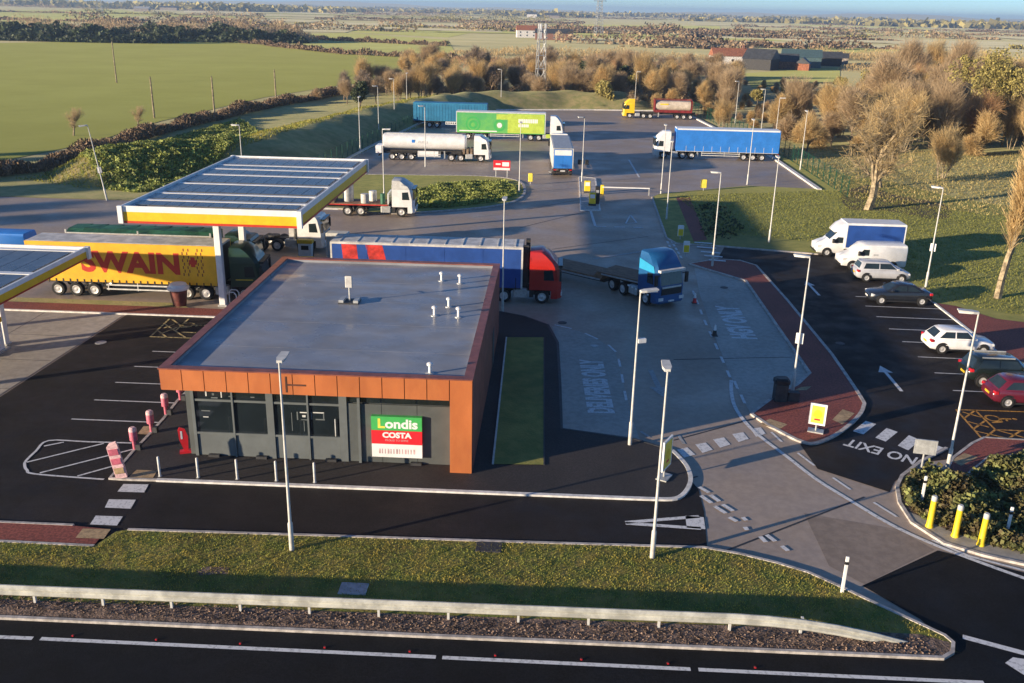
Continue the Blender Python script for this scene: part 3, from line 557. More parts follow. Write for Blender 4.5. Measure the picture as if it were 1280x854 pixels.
# roof furniture
def roof_vent(x, y, hgt, label):
    t = thing('roof_vent', label, 'roof vent', (x, y, 4.42), 0, 'roof vents'); MB().tube((0, 0, -0.01), (0, 0, hgt), 0.07, n=10).build('pipe', 'white', t, True)
    MB().lathe([(0.08, hgt-0.02), (0.14, hgt+0.02), (0.14, hgt+0.11), (0.04, hgt+0.16)], 10).build('cowl', 'white', t, True)
    MB().lathe([(0.2, 0), (0.19, 0.03), (0.1, 0.05)], 10).build('flashing', 'galv', t)
RV = 'white capped vent pipe on the flat grey shop roof'
for x, y, hh in ((-6.39, 52.7, 0.42), (-5.26, 52.3, 0.42), (-5.4, 47.7, 0.4), (-5.98, 46.1, 0.4), (-4.7, 46.0, 0.42)): roof_vent(x, y, hh, RV)
roof_vent(-5.14, 37.95, 0.38, 'lone white vent pipe beside the front fascia of the shop roof')
an = thing('antenna', 'white satellite antenna on a weighted base on the shop roof', 'antenna', (-10.88, 48.0, 4.42))
box('base_tray', 'dark_metal', an, -0.55, 0.55, -0.45, 0.45, 0, 0.06)
for sx in (-1, 1): box('ballast_block', 'galv', an, sx*0.4-0.13, sx*0.4+0.13, -0.4, 0.4, 0.06, 0.2)
MB().tube((0, 0, 0.05), (0, 0, 1.25), 0.045).build('mast', 'galv', an); MB().tube((0, 0, 0.7), (-0.5, 0.25, 0.72), 0.02).build('arm', 'dark_metal', an)
cbox('dish', 'dirty_white', an, -0.2, 0.2, -0.12, -0.02, 0.85, 1.5, c=0.04)

# ------------------------------------------------------------------ fuel canopies
def canopy(label, cx, cy, sx, sy, z0, z1, rows, cols, posts, row_rects):
    t = thing('fuel_canopy', label, 'canopy', (cx, cy, 0))
    hx, hy = sx/2, sy/2; zz = z1-z0
    box('roof_deck', 'deck', t, -hx+0.1, hx-0.1, -hy+0.1, hy-0.1, z1-0.35, z1-0.22); box('soffit', 'white', t, -hx+0.1, hx-0.1, -hy+0.1, hy-0.1, z0+0.04, z0+0.1)
    for s in (-1, 1):
        for nm, m, a, b, e in (('fascia_top', 'white', 0.66, 1.0, 0.0), ('fascia_band', 'shell_yellow', 0.13, 0.655, -0.01), ('fascia_trim', 'shell_red', 0.0, 0.125, 0.01)):
            ya, yb = sorted((s*(hy-0.1), s*(hy+0.02+e))); box(nm, m, t, -hx-0.02-e, hx+0.02+e, ya, yb, z0+zz*a, z0+zz*b)
            xa, xb = sorted((s*(hx-0.1), s*(hx+0.02+e))); box(nm, m, t, xa, xb, -hy+0.102, hy-0.102, z0+zz*a, z0+zz*b)
    for sx_ in (-1, 1):
        for sy_ in (-1, 1): box('corner_cap', 'white', t, sx_*hx-0.16, sx_*hx+0.16, sy_*hy-0.16, sy_*hy+0.16, z0-0.01, z1+0.01)
    me = None
    for (y0, y1) in row_rects:
        box('roof_rib', 'white', t, -hx+0.3, hx-0.3, y1+0.08, y1+0.5, z1-0.22, z1-0.1)
        w = (sx-1.0)/cols
        pm = MB().box(0.02, w-0.02, 0, y1-y0, 0, 0.04).mesh('solar_panel')
        for i in range(cols): link('solar_panel', pm, 'solar', t, (-hx+0.5+i*w, y0, z1-0.16))
    for x, y in posts:
        b = MB(); b.cbox(x-cx-0.21, x-cx+0.21, y-cy-0.21, y-cy+0.21, 0, z0+0.06, 0.03); b.build('column', 'white', t)
        box('column_base', 'galv', t, x-cx-0.3, x-cx+0.3, y-cy-0.3, y-cy+0.3, 0.0, 0.14)
    return t
cy = 70.75; rr = []
for a, b in ((60.6, 62.0), (62.9, 64.6), (65.6, 68.6), (69.6, 72.6), (73.4, 75.4), (75.6, 77.4), (78.3, 81.6)): rr.append((a-cy, b-cy))
canopy('yellow-edged fuel canopy with white ribbed roof standing over the lorry pumps', -22.6, cy, 12.0, 22.6, 5.75, 6.9, 7, 11, ((-22.4, 60.0), (-22.5, 65.2), (-22.5, 80)), rr)
cy2 = 47.0
canopy('yellow-edged fuel canopy roofed with dark solar panels beside the shop car park', -36.45, cy2, 15.5, 15.2, 4.55, 5.3, 4, 13, ((-32.6, 50.9), (-32.6, 43.5), (-40.5, 50.9)), [(-7.2, -5.5), (-5.1, -2.0), (-1.6, 1.5), (1.9, 6.7)])
def pump(x, y, label, rz=0):
    t = thing('fuel_pump', label, 'fuel pump', (x, y, 0.0), rz, 'fuel pumps'); box('plinth', 'galv', t, -0.8, 0.8, -0.45, 0.45, 0, 0.15)
    cbox('cabinet', 'white', t, -0.55, 0.55, -0.28, 0.28, 0.15, 1.75, c=0.05); box('display', 'black_plastic', t, -0.3, 0.3, -0.3, -0.285, 1.25, 1.6); box('header', 'shell_yellow', t, -0.6, 0.6, -0.3, 0.3, 1.76, 2.05)
    for sx in (-1, 1): MB().tube((sx*0.58, 0, 0.6), (sx*0.66, 0, 1.7), 0.04).build('hose', 'black_plastic', t)
pump(-32.4, 49.6, 'white fuel pump beside the column of the solar-panelled canopy', R(90)); pump(-18.2, 66.0, 'white fuel pump under the lorry canopy beside green cab', 0.1); pump(-19.6, 71.5, 'white fuel pump under the lorry canopy beside tipper trailer', 0.0)
cabn = thing('pump_cabinet', 'pale grey equipment cabinet with a dish under the lorry canopy', 'cabinet', (-17.6, 74.2, 0)); cbox('body', 'pale_metal', cabn, -0.9, 0.9, -0.5, 0.5, 0, 2.1); box('door', 'galv', cabn, -0.35, 0.35, -0.52, -0.5, 0.1, 1.9)

# ------------------------------------------------------------------ lamp posts
LH = 7.75
def lamp_meshes(kind):
    p = MB(); p.lathe([(0.095, 0.0), (0.095, 1.25), (0.062, 1.32), (0.036, LH)], 10)
    return p.mesh('pole', True)
POLE = lamp_meshes(0)
sl_ = MB(); sl_.lathe([(0.13, 0.0), (0.13, 0.06), (0.11, 0.08)], 10); COLLAR = sl_.mesh('base_collar', True)
ln = MB(); ln.loft([[(0.0, -0.1, LH-0.02), (0.0, 0.1, LH-0.02), (0.0, 0.1, LH+0.08), (0.0, -0.1, LH+0.08)], [(0.25, -0.17, LH+0.0), (0.25, 0.17, LH+0.0), (0.25, 0.17, LH+0.1), (0.25, -0.17, LH+0.1)], [(0.85, -0.15, LH+0.06), (0.85, 0.15, LH+0.06), (0.85, 0.15, LH+0.12), (0.85, -0.15, LH+0.12)]])
LANT = ln.mesh('lantern'); DIFF = MB().box(0.28, 0.8, -0.12, 0.12, LH-0.02, LH+0.045).mesh('diffuser')
CAMB = MB().box(0.04, 0.42, -0.09, 0.09, 5.3, 5.5).mesh('camera_box'); PLATE = MB().box(-0.2, 0.2, -0.16, -0.1, 2.9, 3.5).mesh('notice_plate')
def lamp(p, head, label, extra=None, group='lamp posts', s=1.0, tilt=0.0):
    t = thing('street_lamp', label, 'street lamp', (p[0], p[1], 0.0), R(head), group); t.scale = (s, s, s)
    if tilt: t.rotation_euler[1] = tilt
    link('pole', POLE, 'lamp_grey', t); link('base_collar', COLLAR, 'galv', t); l = link('lantern', LANT, 'pale_metal', t); link('diffuser', DIFF, 'white', l)
    if extra == 'cam': link('camera_box', CAMB, 'white', t)
    if extra == 'plate': link('notice_plate', PLATE, 'white', t)
for p, hd, lb, ex in (
    ((-9.45,30.17), 90, 'tall grey lamp post on the grass verge in front of the shop windows', None),
    ((4.3,30.73), 90, 'tall grey lamp post on the verge beside the painted triangle', None),
    ((4.15,40.52), 20, 'grey lamp post with camera beside the delivery bay lettering', 'cam'),
    ((13.65,48), 160, 'grey lamp post on red pavement beside the litter bin', 'plate'),
    ((18.59,39.02), 170, 'grey lamp post in the shrub planter at the car park mouth', None),
    ((-3.17,60.82), 90, 'grey lamp post at the rear corner of the shop', None),
    ((13.38,74.8), 170, 'grey lamp post beside the striped crossing and red path', None),
    ((19.99,84.08), 90, 'grey lamp post on the lawn edge above the car park kerb', None),
    ((29.22,70.62), 150, 'grey lamp post between dark saloon and lawn', 'plate'),
    ((11.58,92.85), 90, 'grey lamp post on the shaded grass beside the red path', None),
    ((12.46,106.83), 90, 'grey lamp post at the corner of lawn and lorry park', None)):
    lamp(p, hd, lb, ex, None)
lamp((-46.38,93.75), 200, 'grey lamp post leaning beside the shrub-covered bank', 'plate', None, 1.0, R(7))
for px, lb in (
    ((23.87,114.99), 'grey lamp post beside the rear wheels of sky-blue trailer'),
    ((35.61,164.85), 'grey lamp post behind the sky-blue trailer, taller-looking of a close pair'),
    ((34.22,147.67), 'grey lamp post behind the rear corner of the sky-blue trailer'),
    ((33.36,127.59), 'grey lamp post beside green mesh fence and white kerb end'),
    ((34.49,183.3), 'grey lamp post between yellow tanker and sky-blue trailer'),
    ((16.91,205.24), 'grey lamp post directly behind the yellow tractor unit'),
    ((3.5,113.07), 'grey lamp post behind the traffic island signal post'),
    ((-11.63,201.8), 'grey lamp post behind the bright green patterned trailer'),
    ((-3.81,105.17), 'grey lamp post at the rounded end of grass island'),
    ((-16.77,121.22), 'grey lamp post in front of the white tanker'),
    ((-17.76,96.44), 'grey lamp post beside the flatbed cab on the grass island'),
    ((-27.32,130.83), 'grey lamp post at the foot of bank nearest the canopy'),
    ((-28.31,150.57), 'grey lamp post at the foot of bank, second from the canopy'),
    ((-28.51,166.82), 'grey lamp post at the foot of bank, third from the canopy'),
    ((-28.64,182.04), 'grey lamp post beside the rear of the teal ribbed trailer'),
    ((-32.71,96.46), 'grey lamp post on the bank behind the lorry canopy roof')):
    lamp(px, random.choice((0, 90, 180, 200)), lb, None, None)
# timber poles in the green field
for a, hgt in (((-111.01,237.22), 10.0), ((-71.53,165.89), 7), ((-59.73,163.67), 7.5), ((-62.01,208.65), 6)):
    t = thing('utility_pole', 'pale timber pole standing in the green field', 'pole', a, 0, 'poles along the field')
    MB().tube((0, 0, 0), (0, 0, hgt), 0.19, 0.13, 8).build('pole', 'pale_bark', t, True); MB().tube((0, 0, hgt), (0, 0, hgt+0.25), 0.05, 0.05, 6).build('cap', 'dark_metal', t)

# ------------------------------------------------------------------ verge furniture
ra, rb = (-18.52,26.12), (11.95,26.28)
gr = thing('guard_rail', 'long pale steel guard rail along the main road verge', 'guard rail', (0, 0, 0.02))
A0 = Vector((-90, ra[1]+0.02)); A1 = Vector(ra); A2 = Vector((6.7,26.43)); A3 = Vector((12.4,26.35))
pth = [A0, A1, A2, A3]; LL = offset_line([(p.x, p.y) for p in pth], 1.0)
def rail_ring(p, z): 
    return [(p.x, p.y-0.03, z+0.40), (p.x, p.y-0.10, z+0.47), (p.x, p.y-0.10, z+0.54), (p.x, p.y-0.03, z+0.60), (p.x, p.y-0.10, z+0.66), (p.x, p.y-0.10, z+0.73), (p.x, p.y-0.03, z+0.80), (p.x, p.y+0.02, z+0.80), (p.x, p.y+0.02, z+0.40)]
rr_ = [rail_ring(A0, 0), rail_ring(A1, 0), rail_ring(A2, 0)] + [rail_ring(A2.lerp(A3, k), -0.72*k**2.2) for k in (0.2, 0.4, 0.6, 0.8, 1.0)]
MB().loft(rr_).build('rail', 'rail_metal', gr)
pm = MB().box(-0.04, 0.04, 0.03, 0.12, -0.1, 0.72).mesh('post')
d = 1.3
while d < 105:
    p = A0+Vector((d, 0)); 
    if p.x > A1.x: k = (p.x-A1.x)/(A2.x-A1.x); p = Vector((p.x, A1.y+k*(A2.y-A1.y)))
    if p.x < A2.x+2.5: link('post', pm, 'pale_metal', gr, (p.x, p.y, 0))
    d += 2.38
a_, b_ = Vector((-16.17,24.42)), Vector((4.94,24.5))
for i in range(9):
    p = a_.lerp(b_, (i+0.35)/7.6); t = thing('road_stud', 'small red reflective stud beside the white edge line', 'road stud', (p.x, p.y+0.22, 0.026), 0, 'red road studs')
    MB().cbox(-0.035, 0.035, -0.035, 0.035, 0, 0.05, 0.01).build('body', 'maroon_stripe', t); box('lens', 'lamp_red', t, -0.03, 0.03, -0.046, -0.038, 0.015, 0.045)
def post_marker(p, label, hgt=1.1):
    t = thing('marker_post', label, 'marker post', (p[0], p[1], 0.08)); cbox('post', 'white', t, -0.06, 0.06, -0.035, 0.035, 0, hgt, c=0.015); box('band', 'black_plastic', t, -0.064, 0.064, -0.04, 0.04, hgt-0.32, hgt-0.2)
post_marker((10.99,29.04), 'white marker post with black band on the verge tip', 1.5); post_marker((18.79,33.47), 'white marker post beside the third yellow bollard in planter', 1.35)
post_marker((16.32,35.96), 'white marker post beside the first yellow bollard in planter', 1.3)
for i, p in enumerate(((15.92,33.97), (16.69,33.3), (17.46,32.71))):
    t = thing('yellow_bollard', ('yellow bollard between two marker posts, first from the lamp post', 'middle yellow bollard of three on the planter edge', 'yellow bollard beside the end marker post of the planter')[i], 'bollard', (p[0], p[1], 0.09), 0, 'yellow bollards on the planter edge')
    MB().lathe([(0.16, 0), (0.15, 0.08), (0.13, 0.12), (0.115, 1.22)], 12).build('sleeve', 'post_yellow', t, True); MB().lathe([(0.117, 1.22), (0.117, 1.38), (0.09, 1.43)], 12).build('cap', 'dirty_white', t, True)
def board(p, rz, label, w, h, z, legs, name='sign', front='sign_yellow', back='galv', emblem=True, cat='sign'):
    t = thing(name, label, cat, (p[0], p[1], 0.09), rz); box('frame', 'white', t, -w/2, w/2, -0.04, 0.04, z, z+h); box('face', front, t, -w/2+0.1, w/2-0.1, -0.05, -0.041, z+0.1, z+h-0.1); box('back', back, t, -w/2+0.03, w/2-0.03, 0.041, 0.05, z+0.03, z+h-0.03)
    for x in legs: MB().tube((x, 0.06, 0), (x, 0.06, z+h*0.8), 0.045).build('post', 'galv', t)
    box('foot', 'galv', t, -0.38, 0.38, -0.2, 0.3, 0, 0.07)
    if emblem:
        b = MB(); n = 9; pts = [(0, -0.05, z+h*0.3)]+[(0.3*math.cos(a)*w/1.1, -0.054, z+h*0.45+0.32*math.sin(a)) for a in np.linspace(-0.1, math.pi+0.1, n)]
        b.quad(*[(x, -0.054, zz) for x, _, zz in pts]); b.build('emblem', 'post_yellow', t); box('print', 'sign_red', t, -0.14, 0.14, -0.056, -0.05, z+h*0.22, z+h*0.3)
    return t
board((13.59,42.84), R(-20), 'yellow shell-emblem sign with white border on the red pavement', 0.8, 1.12, 0.4, (0,))
board((5.49,37.25), R(62), 'yellow sign seen edge-on at the end of the shop pavement', 1.0, 1.45, 0.5, (0,))
t = board((17.2,38.51), R(-10), 'grey sign back on a thin post beside planter and exit blocks', 0.95, 0.7, 1.1, (0,), front='galv', emblem=False); [c.data.materials.__setitem__(0, MATS['galv']) for c in t.children if c.name.startswith('frame')]
# retro sleeves on the kerb beside the bays
for i, p in enumerate(((-18.94,37.91), (-18.95,39.81), (-19.07,41.86), (-19.05,43.7))):
    t = thing('bollard_sleeve', ('pink bollard sleeve with white top at the end of the hatched area', 'pink bollard sleeve beside the buff dropped kerb of bays', 'pink bollard sleeve with white top between two parking bays', 'pink bollard sleeve nearest the orange fascia corner')[i], 'bollard', (p[0], p[1], 0.1), 0, 'pink bollard sleeves along the kerb')
    t.scale = (0.72, 0.72, 0.78); MB().lathe([(0.12, 0), (0.12, 0.55), (0.24, 0.6), (0.25, 1.15), (0.23, 1.18)], 10).build('sleeve', 'pink', t, True); MB().lathe([(0.25, 1.18), (0.24, 1.36), (0.14, 1.44)], 10).build('cap', 'pale_pink', t, True); box('foot', 'dark_metal', t, 0.12, 0.42, -0.16, 0.16, 0, 0.35)
bn = thing('feather_banner', 'leaning pink and cream advertising banner at the kerb corner by crossing blocks', 'banner', ((-18.3,35.16)[0], (-18.3,35.16)[1], 0.1), R(8)); bn.rotation_euler[1] = R(-9)
b = MB(); b.loft([[(-0.24, -0.06, 0.02), (0.24, -0.06, 0.02), (0.24, 0.06, 0.02), (-0.24, 0.06, 0.02)], [(-0.24, -0.08, 0.6), (0.24, -0.08, 0.6), (0.24, 0.08, 0.6), (-0.24, 0.08, 0.6)], [(-0.24, -0.06, 1.55), (0.24, -0.06, 1.55), (0.24, 0.06, 1.55), (-0.24, 0.06, 1.55)], [(-0.1, -0.04, 1.7), (0.2, -0.04, 1.75), (0.2, 0.04, 1.75), (-0.1, 0.04, 1.7)]]); b.build('panel', 'pale_pink', bn)
for z in (0.25, 0.7, 1.15): box('print', 'pink' if z > 0.5 else 'buff_paving', bn, -0.2, 0.2, -0.095, -0.06, z, z+0.28)
fb = thing('red_banner', 'small red curved flag banner standing by the shop corner', 'banner', ((-16.18,37.99)[0]-0.35, (-16.18,37.99)[1]-0.2, 0.1), R(20))
b = MB(); b.side([(-0.02, 0.1), (0.16, 0.1), (0.2, 0.8), (0.08, 1.2), (-0.14, 1.3), (-0.22, 1.15), (-0.2, 0.7)], -0.03, 0.03); b.build('flag', 'sign_red', fb); box('foot', 'sign_red', fb, -0.22, 0.3, -0.14, 0.14, 0, 0.1); box('print', 'white', fb, -0.12, -0.04, -0.036, -0.03, 0.7, 1.1)
for i, p in enumerate(((-16.74,35.33), (-15.05,35.37), (-13.32,35.38), (-11.59,35.38), (-9.9,35.38))):
    t = thing('bollard', 'slim pale steel bollard on the white kerb before the shop', 'bollard', (p[0], p[1]+0.12, 0.1), 0, 'steel bollards along the shop kerb')
    MB().lathe([(0.055, 0), (0.055, 0.92), (0.03, 0.96)], 10).build('post', 'pale_metal', t, True); MB().lathe([(0.09, 0), (0.09, 0.02)], 10).build('flange', 'galv', t)
def cup(p):
    t = thing('cup_bin', 'oversized brown cup with white lid beside the yellow trailer', 'bin', p); MB().lathe([(0.42, 0), (0.6, 1.25)], 16).build('cup', 'cup_brown', t, True)
    MB().lathe([(0.72, 1.25), (0.74, 1.4), (0.6, 1.48), (0.56, 1.62), (0.2, 1.66)], 16).build('lid', 'white', t, True)
cup((-25.29,59.55))
ch = thing('cycle_hoop', 'white hooped rack beside the lorry canopy column', 'rack', (-21.93,60.31)); 
for y in (0, 0.6):
    b = MB(); pts = [(-0.35, y, 0), (-0.35, y, 0.7), (-0.2, y, 0.9), (0.2, y, 0.9), (0.35, y, 0.7), (0.35, y, 0)]
    for q, r_ in zip(pts, pts[1:]): b.tube(q, r_, 0.04, n=6)
    b.build('hoop', 'white', ch)
bi = thing('litter_bin', 'dark grey litter bin beside lamp post on the red pavement', 'litter bin', ((12.68,46.79)[0], (12.68,46.79)[1], 0.1)); cbox('body', 'dark_metal', bi, -0.35, 0.35, -0.3, 0.3, 0, 1.0); cbox('hood', 'black_plastic', bi, -0.4, 0.4, -0.35, 0.35, 1.0, 1.3, c=0.1)
box('frame', 'dark_metal', bi, 0.4, 1.0, -0.2, 0.2, 0, 0.5)
for i, p in enumerate(((10.52,64.46), (10.84,57.33))):
    t = thing('traffic_cone', ('white and red cone beside the blue tractor cab', 'black and white cone on the dashed lay-by line')[i], 'cone', p); box('base', 'black_plastic', t, -0.2, 0.2, -0.2, 0.2, 0, 0.05); MB().lathe([(0.16, 0.05), (0.1, 0.4)], 10).build('cone', 'sign_red' if i == 0 else 'black_plastic', t, True); MB().lathe([(0.102, 0.4), (0.05, 0.75)], 10).build('sleeve', 'white', t, True)
# traffic island by the lorry park with its yellow bollards and barrier
iv = [(3.26,116.62),(5.24,115.79),(5.03,96.21),(3.01,95.91)]
il = sheet('traffic_island', 'kerb', iv, 0.12); kerb(iv, 'white_kerb', 0.2, 0, 0.14, il, True)
for p, lb in (((3.96,105.94), 'yellow keep-left bollard at the head of the traffic island'), ((4.27,98.62), 'yellow and red box bollard at the foot of the traffic island')):
    t = thing('island_bollard', lb, 'bollard', (p[0], p[1], 0.12)); cbox('body', 'post_yellow', t, -0.35, 0.35, -0.25, 0.25, 0, 1.35); box('panel', 'white', t, -0.25, 0.25, -0.27, -0.255, 0.8, 1.2); box('base', 'dark_metal', t, -0.4, 0.4, -0.3, 0.3, 0, 0.2)
t = thing('payment_post', 'dark machine post on traffic island behind yellow bollard', 'machine', ((4.53,98.66)[0]+0.3, (4.53,98.66)[1]+1.0, 0.12)); cbox('cabinet', 'black_plastic', t, -0.25, 0.25, -0.3, 0.3, 0, 1.9); box('screen', 'galv', t, -0.15, 0.15, -0.32, -0.3, 1.2, 1.5)
t = thing('signal_post', 'post with two dark signal heads beside traffic island', 'signal', ((3.67,116.69)[0], (3.67,116.69)[1], 0.02)); MB().tube((0, 0, 0), (0, 0, 2.4), 0.06).build('post', 'galv', t)
for s_ in (-1, 1): cbox('signal_head', 'black_plastic', t, s_*0.45-0.22, s_*0.45+0.22, -0.15, 0.15, 1.6, 2.2, c=0.04)
t = thing('barrier', 'white barrier arm lowered across the lorry park lane', 'barrier', ((6.06,105.79)[0], (6.06,105.79)[1], 0.02)); e = Vector((11.02,105.14))-Vector((6.06,105.79)); cbox('cabinet', 'post_yellow', t, -0.6, -0.2, -0.2, 0.2, 0, 1.05)
box('arm', 'white', t, -0.4, e.x, -0.26, -0.2, 0.78, 0.9); box('rest_post', 'galv', t, e.x-0.12, e.x, -0.2, -0.08, 0, 0.76)
for p, lb, sc, mm in (((11.9,84.23), 'small white and orange sign on the shaded grass beside red path', 1.0, 'post_yellow'), ((11.62,78), 'small cream and orange sign beside the striped crossing', 1.0, 'post_yellow'), ((17.73,109.7), 'yellow box unit at the lawn corner of the lorry park', 1.3, 'sign_yellow'), ((-2.69,110.52), 'yellow ball-shaped bollard beside the grass island', 1.0, 'sign_yellow')):
    t = thing('marker_sign', lb, 'sign', (p[0], p[1], 0.08)); MB().tube((0, 0, 0), (0, 0, 0.6), 0.05).build('post', 'galv', t); cbox('panel', 'white' if mm == 'post_yellow' else mm, t, -0.27*sc, 0.27*sc, -0.09, 0.09, 0.3, 1.3, c=0.05); box('face', mm, t, -0.23*sc, 0.23*sc, -0.11, -0.09, 0.34, 0.95)
rb_ = thing('red_notice', 'red and white notice board behind the grass island hedge', 'sign', (-6.4,114.94)); 
for x in (-0.7, 0.7): MB().tube((x, 0, 0), (x, 0, 1.0), 0.05).build('post', 'galv', rb_)
box('panel', 'sign_red', rb_, -1.05, 1.05, -0.03, 0.03, 0.9, 2.1); box('stripe', 'white', rb_, -1.0, 1.0, -0.04, -0.031, 0.92, 1.2); box('print', 'white', rb_, 0.05, 0.9, -0.04, -0.031, 1.4, 1.9); box('print', 'white', rb_, -0.75, -0.15, -0.04, -0.031, 1.55, 1.75)
for p, lb in (((-1.97,30.95), 'dark drain cover on the verge below the front road kerb'), ((-6.59,27.85), 'grey slab cover on the shaded verge behind the guard rail')):
    cv = cbox('drain_cover', 'dark_metal' if p[0] > -2 else 'galv', None, p[0]-0.5, p[0]+0.5, p[1]-0.35, p[1]+0.35, 0.08, 0.13, c=0.02); prop(cv, lb, 'cover')
for p, lb, r_, m in (((-27.19,51.87), 'round pale manhole cover in the shop car park tarmac', 0.34, 'galv'), ((2.95,54.51), 'small manhole cover inside the delivery bay', 0.25, 'galv'), ((0.97,58.85), 'dark drain grating at the corner of the delivery bay', 0.3, 'dark_metal'), ((13.35,68.7), 'manhole cover inside the lay-by', 0.3, 'dark_metal'), ((18.71,56.64), 'manhole cover in the car park lane', 0.3, 'dark_metal'), ((-0.18,120.29), 'small pale manhole cover on the yard before box lorry', 0.45, 'galv')):
    o = MB().lathe([(r_, 0.0), (r_, 0.045), (r_*0.9, 0.05)], 14, c=(p[0], p[1], 0)).build('manhole_cover', m); prop(o, lb, 'cover')

# ------------------------------------------------------------------ vehicles
WHEELS = {}
def wheel(t, x, y, r=0.5, w=0.3, T=None, m='rim', name='wheel'):
    """tyre with its rim; y is the outer face, sign gives the side"""
    k = (r, w)
    if k not in WHEELS:
        a = MB().lathe([(r*0.6, -w/2), (r*0.92, -w/2), (r, -w*0.36), (r, w*0.36), (r*0.92, w/2), (r*0.6, w/2), (r*0.58, 0), (r*0.6, -w/2)], 20, 'y', cap=False).mesh('tyre', True)
        b = MB().lathe([(r*0.3, -w*0.2), (r*0.61, -w*0.47), (r*0.61, w*0.47), (r*0.56, w*0.49), (r*0.5, w*0.44), (r*0.2, w*0.45), (r*0.16, w*0.5), (0.02, w*0.5)], 16, 'y').mesh('rim', True)
        WHEELS[k] = (a, b)
    a, b = WHEELS[k]; s = 1 if y > 0 else -1; p = Vector((x, y-s*w/2, r)); rot = 0 if s > 0 else math.pi
    if T: p = T @ p; rot += T.to_euler()[2]
    o = link(name, a, 'tyre', t, p, rot); link('rim', b, m, o)
    return o
def cab(t, T, col, top=3.75, roof=None, trim=None, axles=(-1.35, -4.05, -5.35), rear=True, lower=None, visor=True):
    """tractor unit with a flat-fronted sleeper cab; front bumper at x = 0, driving towards +x"""
    def ring(z, xf, xb=-2.25, hw=1.24, ch=0.28): return [(xb, -hw, z), (xf-ch, -hw, z), (xf, -hw+ch*0.8, z), (xf, hw-ch*0.8, z), (xf-ch, hw, z), (xb, hw, z)]
    MB(T).loft([ring(1.0, -0.02), ring(1.55, 0.0), ring(2.0, -0.08), ring(2.72, -0.24)]).build('cab', col, t, True)
    MB(T).loft([ring(2.722, -0.24), ring(3.0, -0.4, hw=1.22), ring(top-0.3, -0.85, hw=1.16), ring(top-0.05, -1.2, hw=1.1), ring(top, -1.35, hw=1.0)]).build('cab_roof', roof or col, t, True)
    MB(T).loft([ring(0.38, -0.05, -0.72, 1.2), ring(0.5, 0.04, -0.72, 1.24), ring(0.998, 0.0, -0.72, 1.24)]).build('bumper', lower or col, t, True)
    MB(T).add([(0.006, -0.95, 1.72), (0.006, 0.95, 1.72), (-0.215, 0.92, 2.66), (-0.215, -0.92, 2.66)], [(0, 1, 2, 3)]).add([(-0.27, s*1.245, 1.8) for s in (1,)]+[(-0.02, 1.04, 1.75), (-0.23, 1.0, 2.64), (-0.5, 1.245, 2.62)], [(0, 1, 2, 3)]).build('windscreen', 'car_glass', t)
    if visor: MB(T).box(-0.26, 0.05, -1.1, 1.1, 2.66, 2.82).build('sun_visor', 'car_glass' if visor == 1 else visor, t)
    for s in (-1, 1):
        MB(T).add([(-0.52, s*1.246, 1.72), (-1.25, s*1.246, 1.72), (-1.25, s*1.246, 2.45), (-0.66, s*1.246, 2.5)], [(0, 1, 2, 3)]).build('side_window', 'car_glass', t)
        MB(T).box(-0.16, -0.02, s*1.36-0.11, s*1.36+0.11, 1.75, 2.5).build('mirror', 'black_plastic', t); MB(T).box(-0.14, -0.08, *sorted((s*1.0, s*1.3)), 2.42, 2.47).build('mirror_arm', 'black_plastic', t)
        MB(T).box(-0.02, 0.055, *sorted((s*0.72, s*1.1)), 0.62, 0.84).build('headlight', 'lamp_clear', t)
        MB(T).box(-2.25, -1.95, *sorted((s*0.85, s*1.22)), 0.45, 0.998).build('step', 'chassis', t)
        MB(T).cbox(-3.4, -2.4, *sorted((s*0.7, s*1.2)), 0.42, 1.05, 0.08).build('fuel_tank', 'galv', t)
        MB(T).box(-2.26, -2.2, *sorted((s*1.1, s*1.22)), 1.05, top-0.45).build('air_deflector', col, t)
        for ax in (axles if rear else axles[:1]): wheel(t, ax, s*1.22, 0.5, 0.32 if ax == axles[0] else 0.5, T)
    MB(T).box(-0.04, 0.02, -0.9, 0.9, 1.02, 1.6).build('grille', trim or 'black_plastic', t)
    MB(T).box(0.04, 0.06, -0.26, 0.26, 0.5, 0.62).build('number_plate', 'plate_white', t)
    MB(T).box(-6.0 if rear else -3, -0.4, -0.42, 0.42, 0.7, 0.98).build('chassis', 'chassis', t)
    MB(T).box(-2.25, -0.76, -0.9, 0.9, 0.55, 0.998).build('engine', 'chassis', t)
def TR(x, a=0.0, kp=12.0): return Matrix.Translation((kp, 0, 0)) @ Matrix.Rotation(R(a), 4, 'Z') @ Matrix.Translation((x-kp, 0, 0))
def running_gear(t, ax=(1.9, 3.2, 4.5), legs=10.6, L=13.6, zf=1.15, guard=True):
    box('trailer_chassis', 'chassis', t, 0.2, L-0.3, -0.5, 0.5, 0.85, zf)
    for s in (-1, 1):
        for x in ax: wheel(t, x, s*1.24, 0.49, 0.38)
        box('landing_leg', 'galv', t, legs-0.1, legs+0.1, *sorted((s*0.75, s*0.95)), 0.35, zf)
        if guard:
            b = MB()
            for z in (0.55, 0.85): b.box(5.4, legs-0.5, s*1.2-0.02, s*1.2+0.02, z, z+0.1)
            for x in (5.5, 7.6, legs-0.6): b.box(x, x+0.06, s*1.2-0.015, s*1.2+0.015, 0.5, zf)
            b.build('side_guard', 'pale_metal', t)
        box('rear_lamp', 'lamp_red', t, -0.04, 0.0, *sorted((s*0.8, s*1.15)), 0.9, 1.02)
    box('rear_bumper', 'chassis', t, 0.0, 0.12, -1.2, 1.2, 0.5, 0.68); box('mudguard', 'chassis', t, 1.2, 5.2, -1.2, 1.2, 1.02, 1.08)
